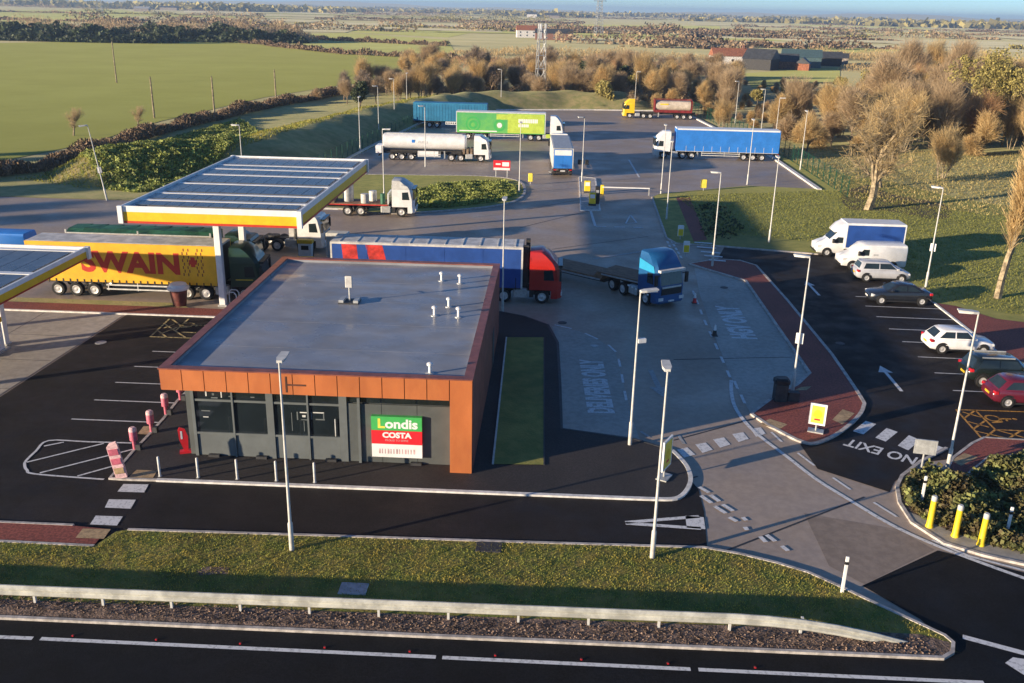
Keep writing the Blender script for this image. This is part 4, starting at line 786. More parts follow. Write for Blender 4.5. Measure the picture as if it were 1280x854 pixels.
def box_body(t, L, side, roof, rear, top=4.0, zf=1.1, frame='white', front=None, ribs=0, straps=False, strap_m='chassis'):
    hw = 1.27
    box('floor', 'chassis', t, 0, L, -hw+0.03, hw-0.03, zf, zf+0.14)
    for s in (-1, 1):
        o = box('curtain', side, t, 0.12, L-0.12, *sorted((s*(hw-0.05), s*hw)), zf-0.05, top-0.14)
        for x0, x1 in ((0, 0.12), (L-0.12, L)): box('corner_post', frame, t, x0, x1, *sorted((s*(hw-0.12), s*(hw+0.006))), zf, top)
        box('cant_rail', frame, t, 0.12, L-0.12, *sorted((s*(hw-0.1), s*(hw+0.008))), top-0.138, top-0.002)
        if straps:
            for x in np.arange(0.9, L-0.4, 1.22): box('curtain_strap', strap_m, t, x, x+0.05, *sorted((s*hw, s*(hw+0.012))), zf-0.12, zf+0.75)
            for x in np.arange(2.6, L-1.0, 2.72): box('curtain_seam', side, t, x, x+0.03, *sorted((s*hw, s*(hw+0.01))), zf+0.78, top-0.16)
            box('curtain_hem', strap_m, t, 0.12, L-0.12, *sorted((s*hw, s*(hw+0.007))), zf-0.05, zf+0.01)
        if ribs:
            b = MB()
            for x in np.arange(0.35, L-0.2, ribs): b.box(x, x+ribs*0.45, *sorted((s*hw, s*(hw+0.035))), zf+0.02, top-0.2)
            b.build('rib_panel', side, o)
    cbox('roof', roof, t, 0, L, -hw+0.1, hw-0.1, top-0.12, top+0.02, c=0.03)
    box('front_wall', front or side, t, L-0.08, L, -hw+0.12, hw-0.12, zf, top-0.12)
    for s in (-1, 1): box('rear_door', rear, t, -0.02, 0.05, *sorted((s*0.01, s*(hw-0.12))), zf+0.05, top-0.14)
def lorry(label, p, rz, name='articulated_lorry', cat='lorry'): return thing(name, label, cat, (p[0], p[1], 0.028), R(rz), None)
def side_text(t, body, x, y, z, size, m, s=-1, bold=0.0, sx=1.0):
    """lettering on the right (s=-1) or left (s=1) flank"""
    me = text_mesh(body, size, bold=bold, sx=sx); me.transform(Matrix.Rotation(R(90), 4, 'X'))
    if s > 0: me.transform(Matrix.Rotation(math.pi, 4, 'Z'))
    return link('lettering', me, m, t, (x, y, z))

# yellow curtain-sider, dark green cab
t = lorry('articulated lorry with yellow curtain trailer and dark green cab beside lorry canopy', (-36.4, 62.2), 0.0)
box_body(t, 13.6, 'swain_yellow', 'dirty_white', 'swain_yellow', 3.9, 1.15, 'swain_yellow', 'dark_metal'); running_gear(t); cab(t, TR(16.4, 4), 'cab_green', 3.8, lower='cab_green')
side_text(t, 'SWAIN', 7.35, -1.279, 2.5, 2.0, 'swain_red', bold=0.085, sx=1.1)
for i in range(27): box('strap_buckle', 'chassis', t, 0.35+i*0.5, 0.43+i*0.5, -1.295, -1.275, 0.98, 1.28)
b = MB()
for k in (-0.65, -0.32, 0.32, 0.65):
    for i in range(8): b.box(11.75+k+(0.05 if i % 2 else -0.05)-0.035, 11.75+k+(0.05 if i % 2 else -0.05)+0.035, -1.278, -1.272, 1.75+i*0.25, 1.95+i*0.25)
b.build('wavy_mark', 'maroon_stripe', t); b = MB(); b.box(11.6, 11.9, -1.279, -1.272, 2.4, 3.1).box(11.48, 12.02, -1.2785, -1.272, 2.58, 2.9); b.build('emblem', 'swain_red', t)
MB(TR(16.4, 4)).box(-1.9, -0.7, -1.25, -1.247, 1.5, 1.56).build('coach_line', 'post_yellow', t)
# green sheeted tipper behind it
t = lorry('articulated tipper with green sheeted top and green cab under lorry canopy', (-36.6, 67.9), 0.5)
b = MB(); b.side([(0.0, 1.35), (11.2, 1.35), (11.2, 3.2), (0.15, 3.2)], -1.22, 1.22); b.build('tipper_body', 'tarp_green', t)
b = MB()
for i in range(9):
    x0 = 0.1+i*1.235; b.loft([[(x0, -1.24, 3.18), (x0, -0.7, 3.4+0.06*(i % 2)), (x0, 0.7, 3.4), (x0, 1.24, 3.18)], [(x0+1.2, -1.24, 3.18), (x0+1.2, -0.7, 3.36), (x0+1.2, 0.7, 3.44), (x0+1.2, 1.24, 3.18)]], cap=True)
b.build('sheet_cover', 'tarp_green', t)
for x in (0.1, 5.6, 11.1): box('body_post', 'galv', t, x-0.05, x+0.07, -1.28, -1.22, 1.3, 3.42)
box('top_rail', 'galv', t, 0.05, 11.2, -1.27, -1.22, 3.1, 3.2); running_gear(t, (1.8, 3.1, 4.4), 9, 11.2, guard=False); cab(t, TR(14.4, 0, 10), 'cab_green', 3.3)
MB(TR(14.4, 0, 10)).cbox(-3.3, -2.5, -1.0, 1.0, 1.0, 2.6, 0.1).build('air_tank', 'galv', t)
# blue and red curtain-sider, red cab
t = lorry('articulated lorry with red cab and blue curtain trailer behind shop', (-15.5, 64.15), 0.0)
box_body(t, 13.6, 'curtain_blue', 'dirty_white', 'curtain_blue', 4.05, 1.1, 'dirty_white', straps=True); running_gear(t); cab(t, TR(16.35), 'cab_red', 3.75)
for i in range(11): box('roof_hoop', 'pale_metal', t, 0.6+i*1.24, 0.68+i*1.24, -1.15, 1.15, 4.07, 4.10)
for x0, x1, d_ in ((0.8, 1.87, 0.25), (2.5, 3.7, 0.65)): MB().quad((x0+d_, -1.274, 1.1), (x1+d_, -1.274, 1.1), (x1, -1.274, 3.9), (x0, -1.274, 3.9)).build('red_stripe', 'band_red', t)
MB(TR(16.35)).box(-2.75, -2.35, -0.9, -0.6, 1.0, 4.1).build('exhaust_stack', 'chassis', t); MB(TR(16.35)).box(-2.6, -2.3, 0.5, 1.0, 1.0, 4.2).build('air_intake', 'chassis', t)
# blue tractor turning out with an empty step-frame trailer
hx, hy = 8.6, 63.0; ht = R(-57); kx, ky = hx-4.4*math.cos(ht), hy-4.4*math.sin(ht); h2 = R(-37)
t = lorry('dark blue tractor unit turning with an empty flat step-deck trailer', (kx-12*math.cos(h2), ky-12*math.sin(h2)), -37)
cab(t, TR(16.4, -20), 'cab_blue', 3.85, 'cab_blue', None, lower='cab_blue', visor='pale_metal')
MB(TR(16.4, -20)).add([(-0.45, -1.25, 2.55), (-2.2, -1.25, 2.55), (-2.2, -1.25, 3.3), (-0.6, -1.24, 3.0)], [(0, 1, 2, 3)]).build('cab_flash', 'cab_cyan', t)
for i in range(6): MB(TR(16.4, -20)).box(-3.4+i*0.45, -3.2+i*0.45, -1.26, -1.24, 0.9-i*0.02, 1.02-i*0.02).build('reflective_mark', 'white', t)
MB(TR(16.4, -20)).box(0.01, 0.03, -0.85, 0.85, 1.5, 1.62).build('front_band', 'pale_metal', t)
b = MB(); b.side([(0, 0.72), (9.9, 0.72), (10.1, 1.15), (13.4, 1.15), (13.4, 1.38), (9.6, 1.38), (9.3, 0.98), (0, 0.98)], -1.27, 1.27); b.build('step_deck', 'deck_wood', t)
for s in (-1, 1):
    box('side_rail', 'galv', t, 0, 9.9, *sorted((s*1.272, s*1.31)), 0.74, 0.86); box('side_rail', 'galv', t, 10.0, 13.4, *sorted((s*1.272, s*1.31)), 1.2, 1.3)
    for x in (1.6, 2.7, 3.8): wheel(t, x, s*1.22, 0.4, 0.4)
box('trailer_chassis', 'chassis', t, 0.3, 9.8, -0.5, 0.5, 0.4, 0.72); box('neck_chassis', 'chassis', t, 9.9, 13.3, -0.5, 0.5, 0.98, 1.15)
# white rigid flatbed carrying rolls and drums
t = lorry('white flatbed lorry loaded with wrapped rolls beside the grass island', (-24.6, 91.0), 2.0, 'flatbed_lorry')
box('flat_deck', 'deck_wood', t, 0, 8.4, -1.25, 1.25, 1.1, 1.25); box('headboard', 'cab_white', t, 8.3, 8.4, -1.2, 1.2, 1.25, 2.3); box('trailer_chassis', 'chassis', t, 0.2, 8.4, -0.5, 0.5, 0.75, 1.1); cab(t, TR(11.0), 'cab_white', 3.6, axles=(-1.35, -5.4, -6.7), roof='pale_metal')
for nm, m, x, y, r_, h_ in (('load_roll', 'dirty_white', 2.3, -0.6, 0.5, 1.3), ('load_roll', 'galv', 4.2, 0.1, 0.55, 1.9), ('load_roll', 'dirty_white', 6.0, -0.7, 0.42, 0.9), ('load_roll', 'pale_metal', 6.6, 0.5, 0.4, 1.0), ('load_drum', 'tarp_green', 7.8, -0.9, 0.25, 1.0)): MB().lathe([(r_, 1.25), (r_, 1.25+h_), (r_*0.4, 1.27+h_)], 14, c=(x, y, 0)).build(nm, m, t, True)
for i in range(3): box('load_boards', 'wood', t, 0.1, 3.0, -1.1+i*0.7, -0.5+i*0.7, 1.25, 1.45+0.1*i)
box('side_bar', 'band_red', t, 0, 8.3, -1.28, -1.25, 1.1, 1.2); box('side_guard', 'pale_metal', t, 1.2, 3.4, -1.24, -1.2, 0.6, 0.72)
# white tanker
t = lorry('white road tanker with white cab parked beside the grass island', (-23.9, 127.3), 1.0, 'tanker_lorry')
def tank(t, x0, x1, m, zc=2.45, ry=1.22, rz_=1.05):
    b = MB(); rings = []
    for x, k in ((x0, 0.4), (x0+0.08, 0.8), (x0+0.25, 1.0), (x1-0.25, 1.0), (x1-0.08, 0.8), (x1, 0.4)): rings.append([(x, ry*k*math.cos(a), zc+rz_*k*math.sin(a)) for a in [2*math.pi*i/20 for i in range(20)]])
    b.loft(rings); b.build('tank', m, t, True)
tank(t, 0.5, 12.0, 'cab_white'); running_gear(t, (1.9, 3.2, 4.5), 9, 11.6, 1.3); cab(t, TR(15.3, 0, 10.9), 'cab_white', 3.5)
cbox('rear_cabinet', 'cab_white', t, -0.35, 0.5, -1.1, 1.1, 0.9, 1.9); box('walkway', 'pale_metal', t, 1.0, 11.4, -0.4, 0.4, 3.46, 3.54); box('pipe_locker', 'cab_white', t, 5.4, 8.2, -1.2, -0.9, 0.7, 1.3)
box('emblem', 'bright_blue', t, 4.6, 5.0, -1.235, -1.19, 2.4, 2.8); side_text(t, 'FUELS', 6.1, -1.237, 2.5, 0.5, 'pale_metal')
for i in range(3): box('hose_rack', 'bark', t, 11.5+i*0.5, 11.8+i*0.5, -1.1, 1.1, 1.0, 1.7)
# green grocery trailer
t = lorry('articulated lorry with bright green patterned trailer and white cab', (-15.7, 150.8), 0.0)
box_body(t, 14.2, 'grocer_green', 'white', 'grocer_green', 4.3, 1.1, 'pale_metal'); running_gear(t, L=14.2); cab(t, TR(17.2, 0, 12.6), 'cab_white', 3.9, lower='lime')
box('lime_panel', 'lime', t, 8.2, 14.0, -1.276, -1.271, 1.15, 4.1); box('lime_panel', 'lime', t, 6.4, 8.2, -1.275, -1.271, 3.2, 4.02)
def ring_mark(cx, cz, r0, r1, m):
    b = MB()
    for i in range(16):
        a, c = 2*math.pi*i/16, 2*math.pi*(i+1)/16; b.quad(*[(cx+r_*math.cos(q), -1.279, cz+r_*math.sin(q)) for r_, q in ((r0, a), (r1, a), (r1, c), (r0, c))])
    b.build('leaf_pattern', m, t)
ring_mark(2.7, 2.4, 0.95, 1.2, 'sign_green'); ring_mark(2.7, 2.3, 0.35, 0.7, 'sign_green'); ring_mark(6.9, 2.3, 0.6, 0.95, 'sign_green'); ring_mark(6.9, 2.3, 0.0, 0.4, 'cab_white')
for i in range(12): box('lettering', 'white', t, 9.9+0.28*(i % 6), 10.12+0.28*(i % 6), -1.281, -1.276, 2.75 if i < 6 else 2.1, 3.35 if i < 6 else 2.55)
for i in range(5): box('lettering', 'white', t, 11.6+0.28*(i % 6), 11.82+0.28*(i % 6), -1.281, -1.276, 2.75, 3.35)
box('lettering', 'white', t, 0.5, 6.5, -1.281, -1.276, 1.25, 1.42); box('side_skirt', 'lime', t, 14.3, 15.0, -1.26, -1.2, 0.5, 1.1)
# teal ribbed trailer
t = lorry('teal blue ribbed box trailer parked against the far left kerb', (-24.6, 164.5), 0.0, 'semi_trailer', 'trailer')
box_body(t, 12.8, 'teal_blue', 'teal_blue', 'teal_blue', 4.2, 1.2, 'teal_blue', ribs=0.5); running_gear(t, (2.8, 4.1), 9.6, 12.8, guard=False); box('number_board', 'white', t, 5.6, 7.6, -1.3, -1.27, 0.6, 1.1)
for i in range(5): box('board_mark', 'chassis', t, 5.75+i*0.37, 5.95+i*0.37, -1.305, -1.3, 0.72, 0.98)
# box lorry seen from behind
t = lorry('grey-roofed box lorry with blue rear doors facing away down the lane', (1.15, 116.0), 92.0, 'box_lorry')
box_body(t, 13.0, 'pale_metal', 'galv', 'bright_blue', 3.6, 1.1, 'pale_metal', 'pale_metal'); running_gear(t, L=13.0); cab(t, TR(15.8, 0, 11.4), 'cab_white', 3.7)
box('rear_header', 'white', t, -0.03, -0.021, -1.05, 1.05, 2.75, 3.4); box('rear_plate', 'plate_white', t, -0.05, -0.02, -0.3, 0.3, 0.75, 0.9)
# yellow tractor with tank container
t = lorry('yellow tractor unit with cream and maroon tank trailer by the far hedge', (27.6, 188.4), 180.0, 'tanker_lorry')
tank(t, 1.0, 8.2, 'tank_cream', 2.5, 1.2, 1.05)
for x in (0.9, 8.1): box('tank_frame', 'maroon_stripe', t, x, x+0.18, -1.22, 1.22, 1.3, 3.7)
for s in (-1, 1): box('tank_frame', 'maroon_stripe', t, 0.9, 8.2, *sorted((s*1.1, s*1.24)), 1.25, 1.75); box('tank_frame', 'maroon_stripe', t, 0.9, 8.2, *sorted((s*1.1, s*1.22)), 3.58, 3.7); box('placard', 'post_yellow', t, 5.6, 7.2, *sorted((s*1.2, s*1.235)), 2.7, 2.95)
running_gear(t, (1.2, 2.5, 3.8), 7.4, 9.2, 1.25, False); box('trailer_chassis', 'chassis', t, 8.9, 11, -0.5, 0.5, 0.95, 1.2); cab(t, TR(14.4, 0, 10), 'cab_yellow', 3.7)
# bright blue curtain-sider
t = lorry('articulated lorry with bright sky-blue trailer and white cab across the yard', (31.9, 135.9), 180.0)
box_body(t, 14.6, 'bright_blue', 'white', 'bright_blue', 4.3, 1.15, 'bright_blue', straps=True, strap_m='pale_metal'); running_gear(t, (2.3, 3.6, 4.9), 11.4, 14.6); cab(t, TR(17.6, 0, 13), 'cab_white', 3.8, lower='pale_metal', trim='galv')
for s in (-1, 1): box('top_trim', 'white', t, 0.1, 14.5, *sorted((s*1.28, s*1.29)), 4.1, 4.28)

t = lorry('white tractor unit without trailer waiting beyond the lorry canopy', (-24.6, 76.4), 0.0, 'tractor_unit'); cab(t, TR(5.6, 0, 0), 'cab_white', 3.3)
MB().lathe([(0.5, 1.0), (0.5, 1.15)], 14, c=(1.0, 0, 0)).build('fifth_wheel', 'chassis', t); box('rear_frame', 'pale_metal', t, 2.6, 3.0, -1.1, 1.1, 1.0, 2.4)
# ---------------- cars and vans
def loft_car(t, col, secs):
    """secs: x, z bottom, z shoulder, half width -> closed smooth body"""
    rings = []
    for x, zb, zs, w in secs:
        h_ = zs-zb; half = [(0.0, zb), (w*0.82, zb), (w*0.95, zb+h_*0.16), (w, zb+h_*0.45), (w*0.985, zb+h_*0.72), (w*0.93, zb+h_*0.93), (w*0.78, zs), (0.0, zs+0.025)]
        rings.append([(x, y, z) for y, z in half]+[(x, -y, z) for y, z in half[-2:0:-1]])
    MB().loft(rings).build('body', col, t, True)
def car(label, p, rz, col, L=4.2, W=1.76, H=1.48, style='hatch', glassy=None):
    t = thing('parked_car', label, 'car', (p[0], p[1], 0.034), R(rz)); w = W/2; f = L/2
    P_ = {'hatch': dict(hood=0.92, a0=0.95, a1=0.28, c1=-1.35, c0=-1.9, tail=1.0, xs=0.25),
          'saloon': dict(hood=0.92, a0=1.05, a1=0.3, c1=-0.85, c0=-1.6, tail=1.02, xs=0.2),
          'mpv': dict(hood=0.98, a0=1.3, a1=0.45, c1=-1.7, c0=-2.05, tail=1.02, xs=0.15),
          'suv': dict(hood=1.05, a0=1.0, a1=0.4, c1=-1.65, c0=-2.0, tail=1.12, xs=0.2)}[style]
    zb = 0.30 if style == 'suv' else 0.22
    bl = -f+0.05; sh = P_['tail']
    secs = [(f, zb+0.12, 0.6, w*0.66), (f-0.08, zb+0.02, 0.7, w*0.8), (f-0.28, zb, 0.78, w*0.92), (f-0.6, zb, P_['hood']-0.08, w*0.985), (P_['a0']+0.05, zb, P_['hood']+0.02, w), (0, zb, sh-0.04, w), (-f+0.9, zb, sh-0.01, w), (-f+0.4, zb+0.02, sh, w*0.97), (-f+0.12, zb+0.06, sh-0.1, w*0.9), (-f, zb+0.16, sh-0.2, w*0.78)]
    loft_car(t, col, secs)
    zt, zh = H, sh-0.06; a0, a1, c1, c0 = P_['a0'], P_['a1'], P_['c1']*L/4.2, max(P_['c0']*L/4.2, -f+0.16); wb, wt = w*0.90, w*0.70
    # greenhouse shell: pillars and roof
    def ring(k, x0, x1, ww): 
        z = zh+(zt-zh)*k; return [(x1, -ww*0.92, z), (x1+0.12, -ww, z), (x0-0.18, -ww, z), (x0, -ww*0.8, z), (x0, ww*0.8, z), (x0-0.18, ww, z), (x1+0.12, ww, z), (x1, ww*0.92, z)]
    def at(k): return (a0+(a1-a0)*k, c0+(c1-c0)*k, wb+(wt-wb)*k)
    MB().loft([ring(k, *at(k)) for k in (0.0, 0.5, 0.88)]+[ring(1.0, a1-0.12, c1+0.12, wt*0.93)]).build('roof', col, t, True)
    e = 0.012
    def gl(k, fx, sy): 
        x0, x1, ww = at(k); return x0, x1, ww
    x0a, x1a, wa = at(0.12); x0b, x1b, w_b = at(0.82); za, zb_ = zh+(zt-zh)*0.12, zh+(zt-zh)*0.82
    MB().quad((x0a+e, -wa*0.8, za), (x0a+e, wa*0.8, za), (x0b+e, w_b*0.78, zb_), (x0b+e, -w_b*0.78, zb_)).build('windscreen', 'car_glass', t)
    MB().quad((x1a-e, -wa*0.84, za), (x1a-e, wa*0.84, za), (x1b-e, w_b*0.82, zb_), (x1b-e, -w_b*0.82, zb_)).build('rear_window', 'car_glass', t)
    for s in (-1, 1):
        xm = (x0a+x1a)/2-0.05
        for q0, q1 in ((xm+0.04, 1), (0, xm-0.04)):
            if q1 == 1: MB().quad((q0, s*(wa+e), za), (x0a-0.3, s*(wa+e), za), (x0b-0.2, s*(w_b+e), zb_), (q0, s*(w_b+e), zb_)).build('side_window', 'car_glass', t)
            else: MB().quad((q1, s*(wa+e), za), (x1a+0.28, s*(wa+e), za), (x1b+0.3, s*(w_b+e), zb_), (q1, s*(w_b+e), zb_)).build('side_window', 'car_glass', t)
        r = 0.36 if style == 'suv' else 0.32
        for x in (f-0.82, -f+0.78):
            MB().lathe([(r*1.22, 0), (r*1.22, 0.02)], 18, 'y', (x, s*(w-0.012)-(0.01), r+0.03)).build('wheel_arch', 'black_plastic', t); wheel(t, x, s*(w+0.03), r, 0.2)
        MB().cbox(f-0.42, f-0.1, *sorted((s*w*0.55, s*w*0.9)), 0.58, 0.74, 0.05).build('headlight', 'lamp_clear', t)
        MB().cbox(-f+0.02, -f+0.26, *sorted((s*w*0.62, s*w*0.95)), sh-0.26, sh-0.1, 0.03).build('tail_light', 'lamp_red', t)
        MB().cbox(a0-0.42, a0-0.22, *sorted((s*(w*0.95), s*(w+0.14))), sh-0.02, sh+0.12, 0.03).build('mirror', col, t)
        box('sill', 'black_plastic', t, -f+1.15, f-1.2, *sorted((s*(w-0.06), s*(w+0.004))), zb, zb+0.1)
    box('number_plate', 'plate_yellow', t, -f-0.015, -f+0.1, -0.26, 0.26, 0.55, 0.67); box('front_plate', 'plate_white', t, f-0.1, f+0.012, -0.26, 0.26, 0.42, 0.52); box('grille', 'black_plastic', t, f-0.2, f-0.02, -w*0.5, w*0.5, 0.52, 0.62)
    if style == 'suv':
        for s in (-1, 1): box('roof_rail', 'galv', t, c1+0.2, a1-0.2, s*wt*0.9-0.03, s*wt*0.9+0.03, H-0.02, H+0.06)
    return t
def van_front(t, col, f, w, H, hood, zb=0.3):
    """sloping nose and cab of a panel van; f = x of the bumper"""
    def ring(x, z0, z1, ww): return [(x, -ww*0.9, z0), (x, -ww, z0+0.15), (x, -ww, z1-0.3), (x, -ww*0.9, z1-0.05), (x, -ww*0.8, z1), (x, ww*0.8, z1), (x, ww*0.9, z1-0.05), (x, ww, z1-0.3), (x, ww, z0+0.15), (x, ww*0.9, z0)]
    return ring
def van(label, p, rz, L=5.4, W=1.95, H=2.1, luton=False):
    t = thing('delivery_van', label, 'van', (p[0], p[1], 0.034), R(rz)); w = W/2; f = L/2; ring = van_front(t, 0, f, w, H, 1.2)
    nose = [ring(f, 0.42, 0.86, w*0.78), ring(f-0.1, 0.32, 1.0, w*0.92), ring(f-0.45, 0.3, 1.16, w*0.98), ring(f-0.9, 0.3, 1.3, w)]
    if luton: MB().loft(nose+[ring(f-1.05, 0.3, 1.42, w), ring(f-1.75, 0.3, 2.15, w), ring(f-2.5, 0.3, 2.25, w)]).build('body', 'cab_white', t, True)
    else: MB().loft(nose+[ring(f-1.0, 0.3, 1.4, w), ring(f-1.65, 0.3, H-0.08, w), ring(f-2.1, 0.3, H, w), ring(-f+0.06, 0.3, H, w), ring(-f, 0.34, H-0.08, w*0.97)]).build('body', 'cab_white', t, True)
    hz = (2.15 if luton else H-0.08)
    MB().quad((f-1.04, -w*0.76, 1.4), (f-1.04, w*0.76, 1.4), (f-1.62, w*0.74, hz-0.06), (f-1.62, -w*0.74, hz-0.06)).build('windscreen', 'car_glass', t)
    for s in (-1, 1):
        MB().quad((f-1.3, s*(w+0.006), 1.22), (f-2.2, s*(w+0.006), 1.22), (f-2.2, s*(w+0.006), 1.72), (f-1.72, s*(w+0.006), 1.74)).build('side_window', 'car_glass', t)
        for x in (f-0.95, -f+1.1 if not luton else -f+1.3): MB().lathe([(0.43, 0), (0.43, 0.02)], 18, 'y', (x, s*(w-0.008)-0.01, 0.37)).build('wheel_arch', 'black_plastic', t); wheel(t, x, s*(w+0.02), 0.35, 0.22)
        MB().cbox(f-0.55, f-0.06, *sorted((s*w*0.62, s*w*0.97)), 0.78, 0.98, 0.05).build('headlight', 'lamp_clear', t); MB().cbox(f-1.45, f-1.25, *sorted((s*(w+0.02), s*(w+0.24))), 1.25, 1.6, 0.04).build('mirror', 'black_plastic', t)
    box('bumper', 'black_plastic', t, f-0.3, f+0.03, -w*0.8, w*0.8, 0.34, 0.5); box('front_plate', 'plate_white', t, f, f+0.04, -0.26, 0.26, 0.52, 0.63)
    if luton:
        bw = 1.08; x0, x1 = -f, f-2.35
        box('box_floor', 'chassis', t, x0, x1, -bw+0.02, bw-0.02, 0.62, 0.75)
        for s in (-1, 1):
            box('box_side', 'curtain_blue', t, x0+0.1, x1-0.1, *sorted((s*(bw-0.05), s*bw)), 0.86, 2.82); box('box_trim', 'white', t, x0, x1, *sorted((s*(bw-0.06), s*(bw+0.008))), 2.822, 2.95); box('box_trim', 'white', t, x0, x1, *sorted((s*(bw-0.06), s*(bw+0.008))), 0.75, 0.858)
            for xa in (x0, x1-0.1): box('box_trim', 'white', t, xa, xa+0.1, *sorted((s*(bw-0.06), s*(bw+0.007))), 0.86, 2.82)
        cbox('box_roof', 'white', t, x0, x1, -bw+0.03, bw-0.03, 2.9, 2.99, c=0.03); box('box_front', 'white', t, x1-0.06, x1-0.01, -bw+0.06, bw-0.06, 0.8, 2.9); box('box_rear', 'white', t, x0+0.01, x0+0.06, -bw+0.06, bw-0.06, 0.76, 2.9)
        b = MB(); b.loft([[(x1-0.02, -bw*0.94, 2.2), (x1-0.02, bw*0.94, 2.2), (x1-0.02, bw*0.94, 2.93), (x1-0.02, -bw*0.94, 2.93)], [(x1+0.5, -w*0.92, 2.2), (x1+0.5, w*0.92, 2.2), (x1+0.5, w*0.85, 2.7), (x1+0.5, -w*0.85, 2.7)], [(x1+0.95, -w*0.8, 2.12), (x1+0.95, w*0.8, 2.12), (x1+0.95, w*0.7, 2.25), (x1+0.95, -w*0.7, 2.25)]]); b.build('roof_fairing', 'cab_white', t, True)
    else:
        for s in (-1, 1): box('tail_light', 'lamp_red', t, -f-0.01, -f+0.1, *sorted((s*w*0.8, s*w*0.96)), 0.9, 1.5)
        box('emblem', 'galv', t, -0.3, 0.1, w, w+0.006, 1.25, 1.35); box('rubbing_strip', 'black_plastic', t, -f+1.6, f-1.5, w-0.02, w+0.012, 0.62, 0.72)
    return t
van('white box van with blue sided body parked nose out in the car park', (26.75, 80.6), 180, 7.4, 2.0, 2.2, True)
van('plain white panel van parked between box van and silver car', (26.6, 76.3), 181, 5.3)
car('silver people carrier parked beside the white panel van', (26.35, 72.6), 0, 'car_silver', 4.3, 1.8, 1.55, 'mpv')
car('dark navy saloon parked beside the lawn and lamp post', (25.6, 66.5), 180, 'car_dark', 4.5, 1.8, 1.45, 'saloon')
car('white hatchback parked alone nose towards the red path', (25.85, 56.2), 0, 'car_white', 4.1, 1.75, 1.47, 'hatch')
car('black estate with roof rails parked beside the maroon car', (26.3, 50.9), 0, 'car_black', 4.6, 1.85, 1.62, 'suv')
car('maroon hatchback parked beside the orange disabled hatching', (26.25, 47.9), 0, 'car_maroon', 4.3, 1.8, 1.5, 'hatch')
bv = van('blue-roofed van waiting beyond the solar-panelled canopy', (-44.3, 70.8), 180, 5.2, 1.9, 2.1)
for ch in bv.children:
    if ch.name.startswith('body'): ch.data.materials.clear(); ch.data.materials.append(MATS['bright_blue'])

# ------------------------------------------------------------------ vegetation
random.seed(77)
def grow(seed, h, spread=0.55, levels=4, split=3, trunk_r=0.2, up=0.25, clear=0.28, bend=0.18, droop=0.0, twigs=900, twig_len=0.55, twig_w=0.02, leaf=None, stems=1):
    """winter tree: tapered trunk and limbs as one mesh, twigs (or leaves) as another"""
    rnd = random.Random(seed); b = MB(); tips = []
    def limb(p, d, ln, r, lv):
        n = 3 if lv < 2 else 2; q = p
        for i in range(n):
            d = (d+Vector((rnd.gauss(0, bend), rnd.gauss(0, bend), rnd.gauss(0, bend*0.5)+(up if lv else 0.05)*0.35-droop*lv*0.12))).normalized()
            q2 = q+d*(ln/n); r2 = r*(1-0.28*(i+1)/n*(1.2 if lv else 0.9)); b.tube(q, q2, r*(1-0.28*i/n), r2, 5 if lv < 2 else 3); 
            if lv >= 2: tips.append((q2, d, lv))
            if lv < levels and (lv > 0 or i >= 1):
                for _ in range(split if i == n-1 else max(1, split-1)):
                    a = rnd.uniform(0, 2*math.pi); u = d.orthogonal().normalized(); w = d.cross(u); k = rnd.uniform(0.6, 1.25)*spread
                    limb(q2 if i == n-1 else q.lerp(q2, rnd.uniform(0.3, 1)), (d+(u*math.cos(a)+w*math.sin(a))*k*1.5+Vector((0, 0, up))).normalized(), ln*rnd.uniform(0.5, 0.72), r2*rnd.uniform(0.5, 0.68), lv+1)
            q = q2
    for k in range(stems):
        a = 2*math.pi*k/stems+rnd.uniform(-0.4, 0.4); o_ = 0.0 if stems == 1 else 1.0
        limb(Vector((math.cos(a)*0.5*o_, math.sin(a)*0.5*o_, -0.1)), Vector((rnd.gauss(0, 0.03)+math.cos(a)*0.28*o_, rnd.gauss(0, 0.03)+math.sin(a)*0.28*o_, 1)), h*(clear+0.22)*rnd.uniform(0.85, 1.15), trunk_r, 0)
    me = b.mesh('trunk', True)
    T = np.array([(*p,) for p, d, l in tips]); Dd = np.array([(*d,) for p, d, l in tips]); idx = rng.integers(0, len(T), twigs)
    dirs = Dd[idx]*0.7+unit(twigs)*0.75; dirs[:, 2] += up*0.6-droop; dirs /= np.linalg.norm(dirs, axis=1)[:, None]
    ln = twig_len*rng.uniform(0.5, 1.4, twigs)[:, None]; base = T[idx]+unit(twigs)*rng.uniform(0, twig_len*0.35, twigs)[:, None]
    if leaf: cn, u, v = leaf_quads(base+dirs*ln*0.5, leaf, 1.5); tm = quads_mesh('crown', cn, u, v)
    else:
        w = np.cross(dirs, unit(twigs)); w /= np.linalg.norm(w, axis=1)[:, None]+1e-9
        tm = quads_mesh('crown', base+dirs*ln*0.5, dirs*ln*0.5, w*twig_w)
    return me, tm
def tree(kindm, mats, p, s, label, group, name='bare_tree', cat='tree', sz=1.0, rz=None):
    t = thing(name, label, cat, (p[0], p[1], p[2] if len(p) > 2 else 0.0), random.uniform(0, 6.28) if rz is None else rz, group); t.scale = (s, s, s*sz)
    me, tm = kindm
    link('trunk', me, None, t); link('crown', tm, None, t); return t
def own(kindm, bark, crown):
    kindm[0].materials.append(MATS[bark]); kindm[1].materials.append(MATS[crown]); return kindm
K_gold = [own(grow(s, 7.5, 0.5, 4, 3, 0.17, 0.35, 0.12, twigs=7500, twig_len=1.2, twig_w=0.0125), 'bark', 'twig_gold') for s in (1, 2)]
K_brown = [own(grow(s, 7.5, 0.55, 4, 3, 0.18, 0.25, 0.18, twigs=7500, twig_len=1.2, twig_w=0.0125), 'bark', 'twig_brown') for s in (3, 4)]
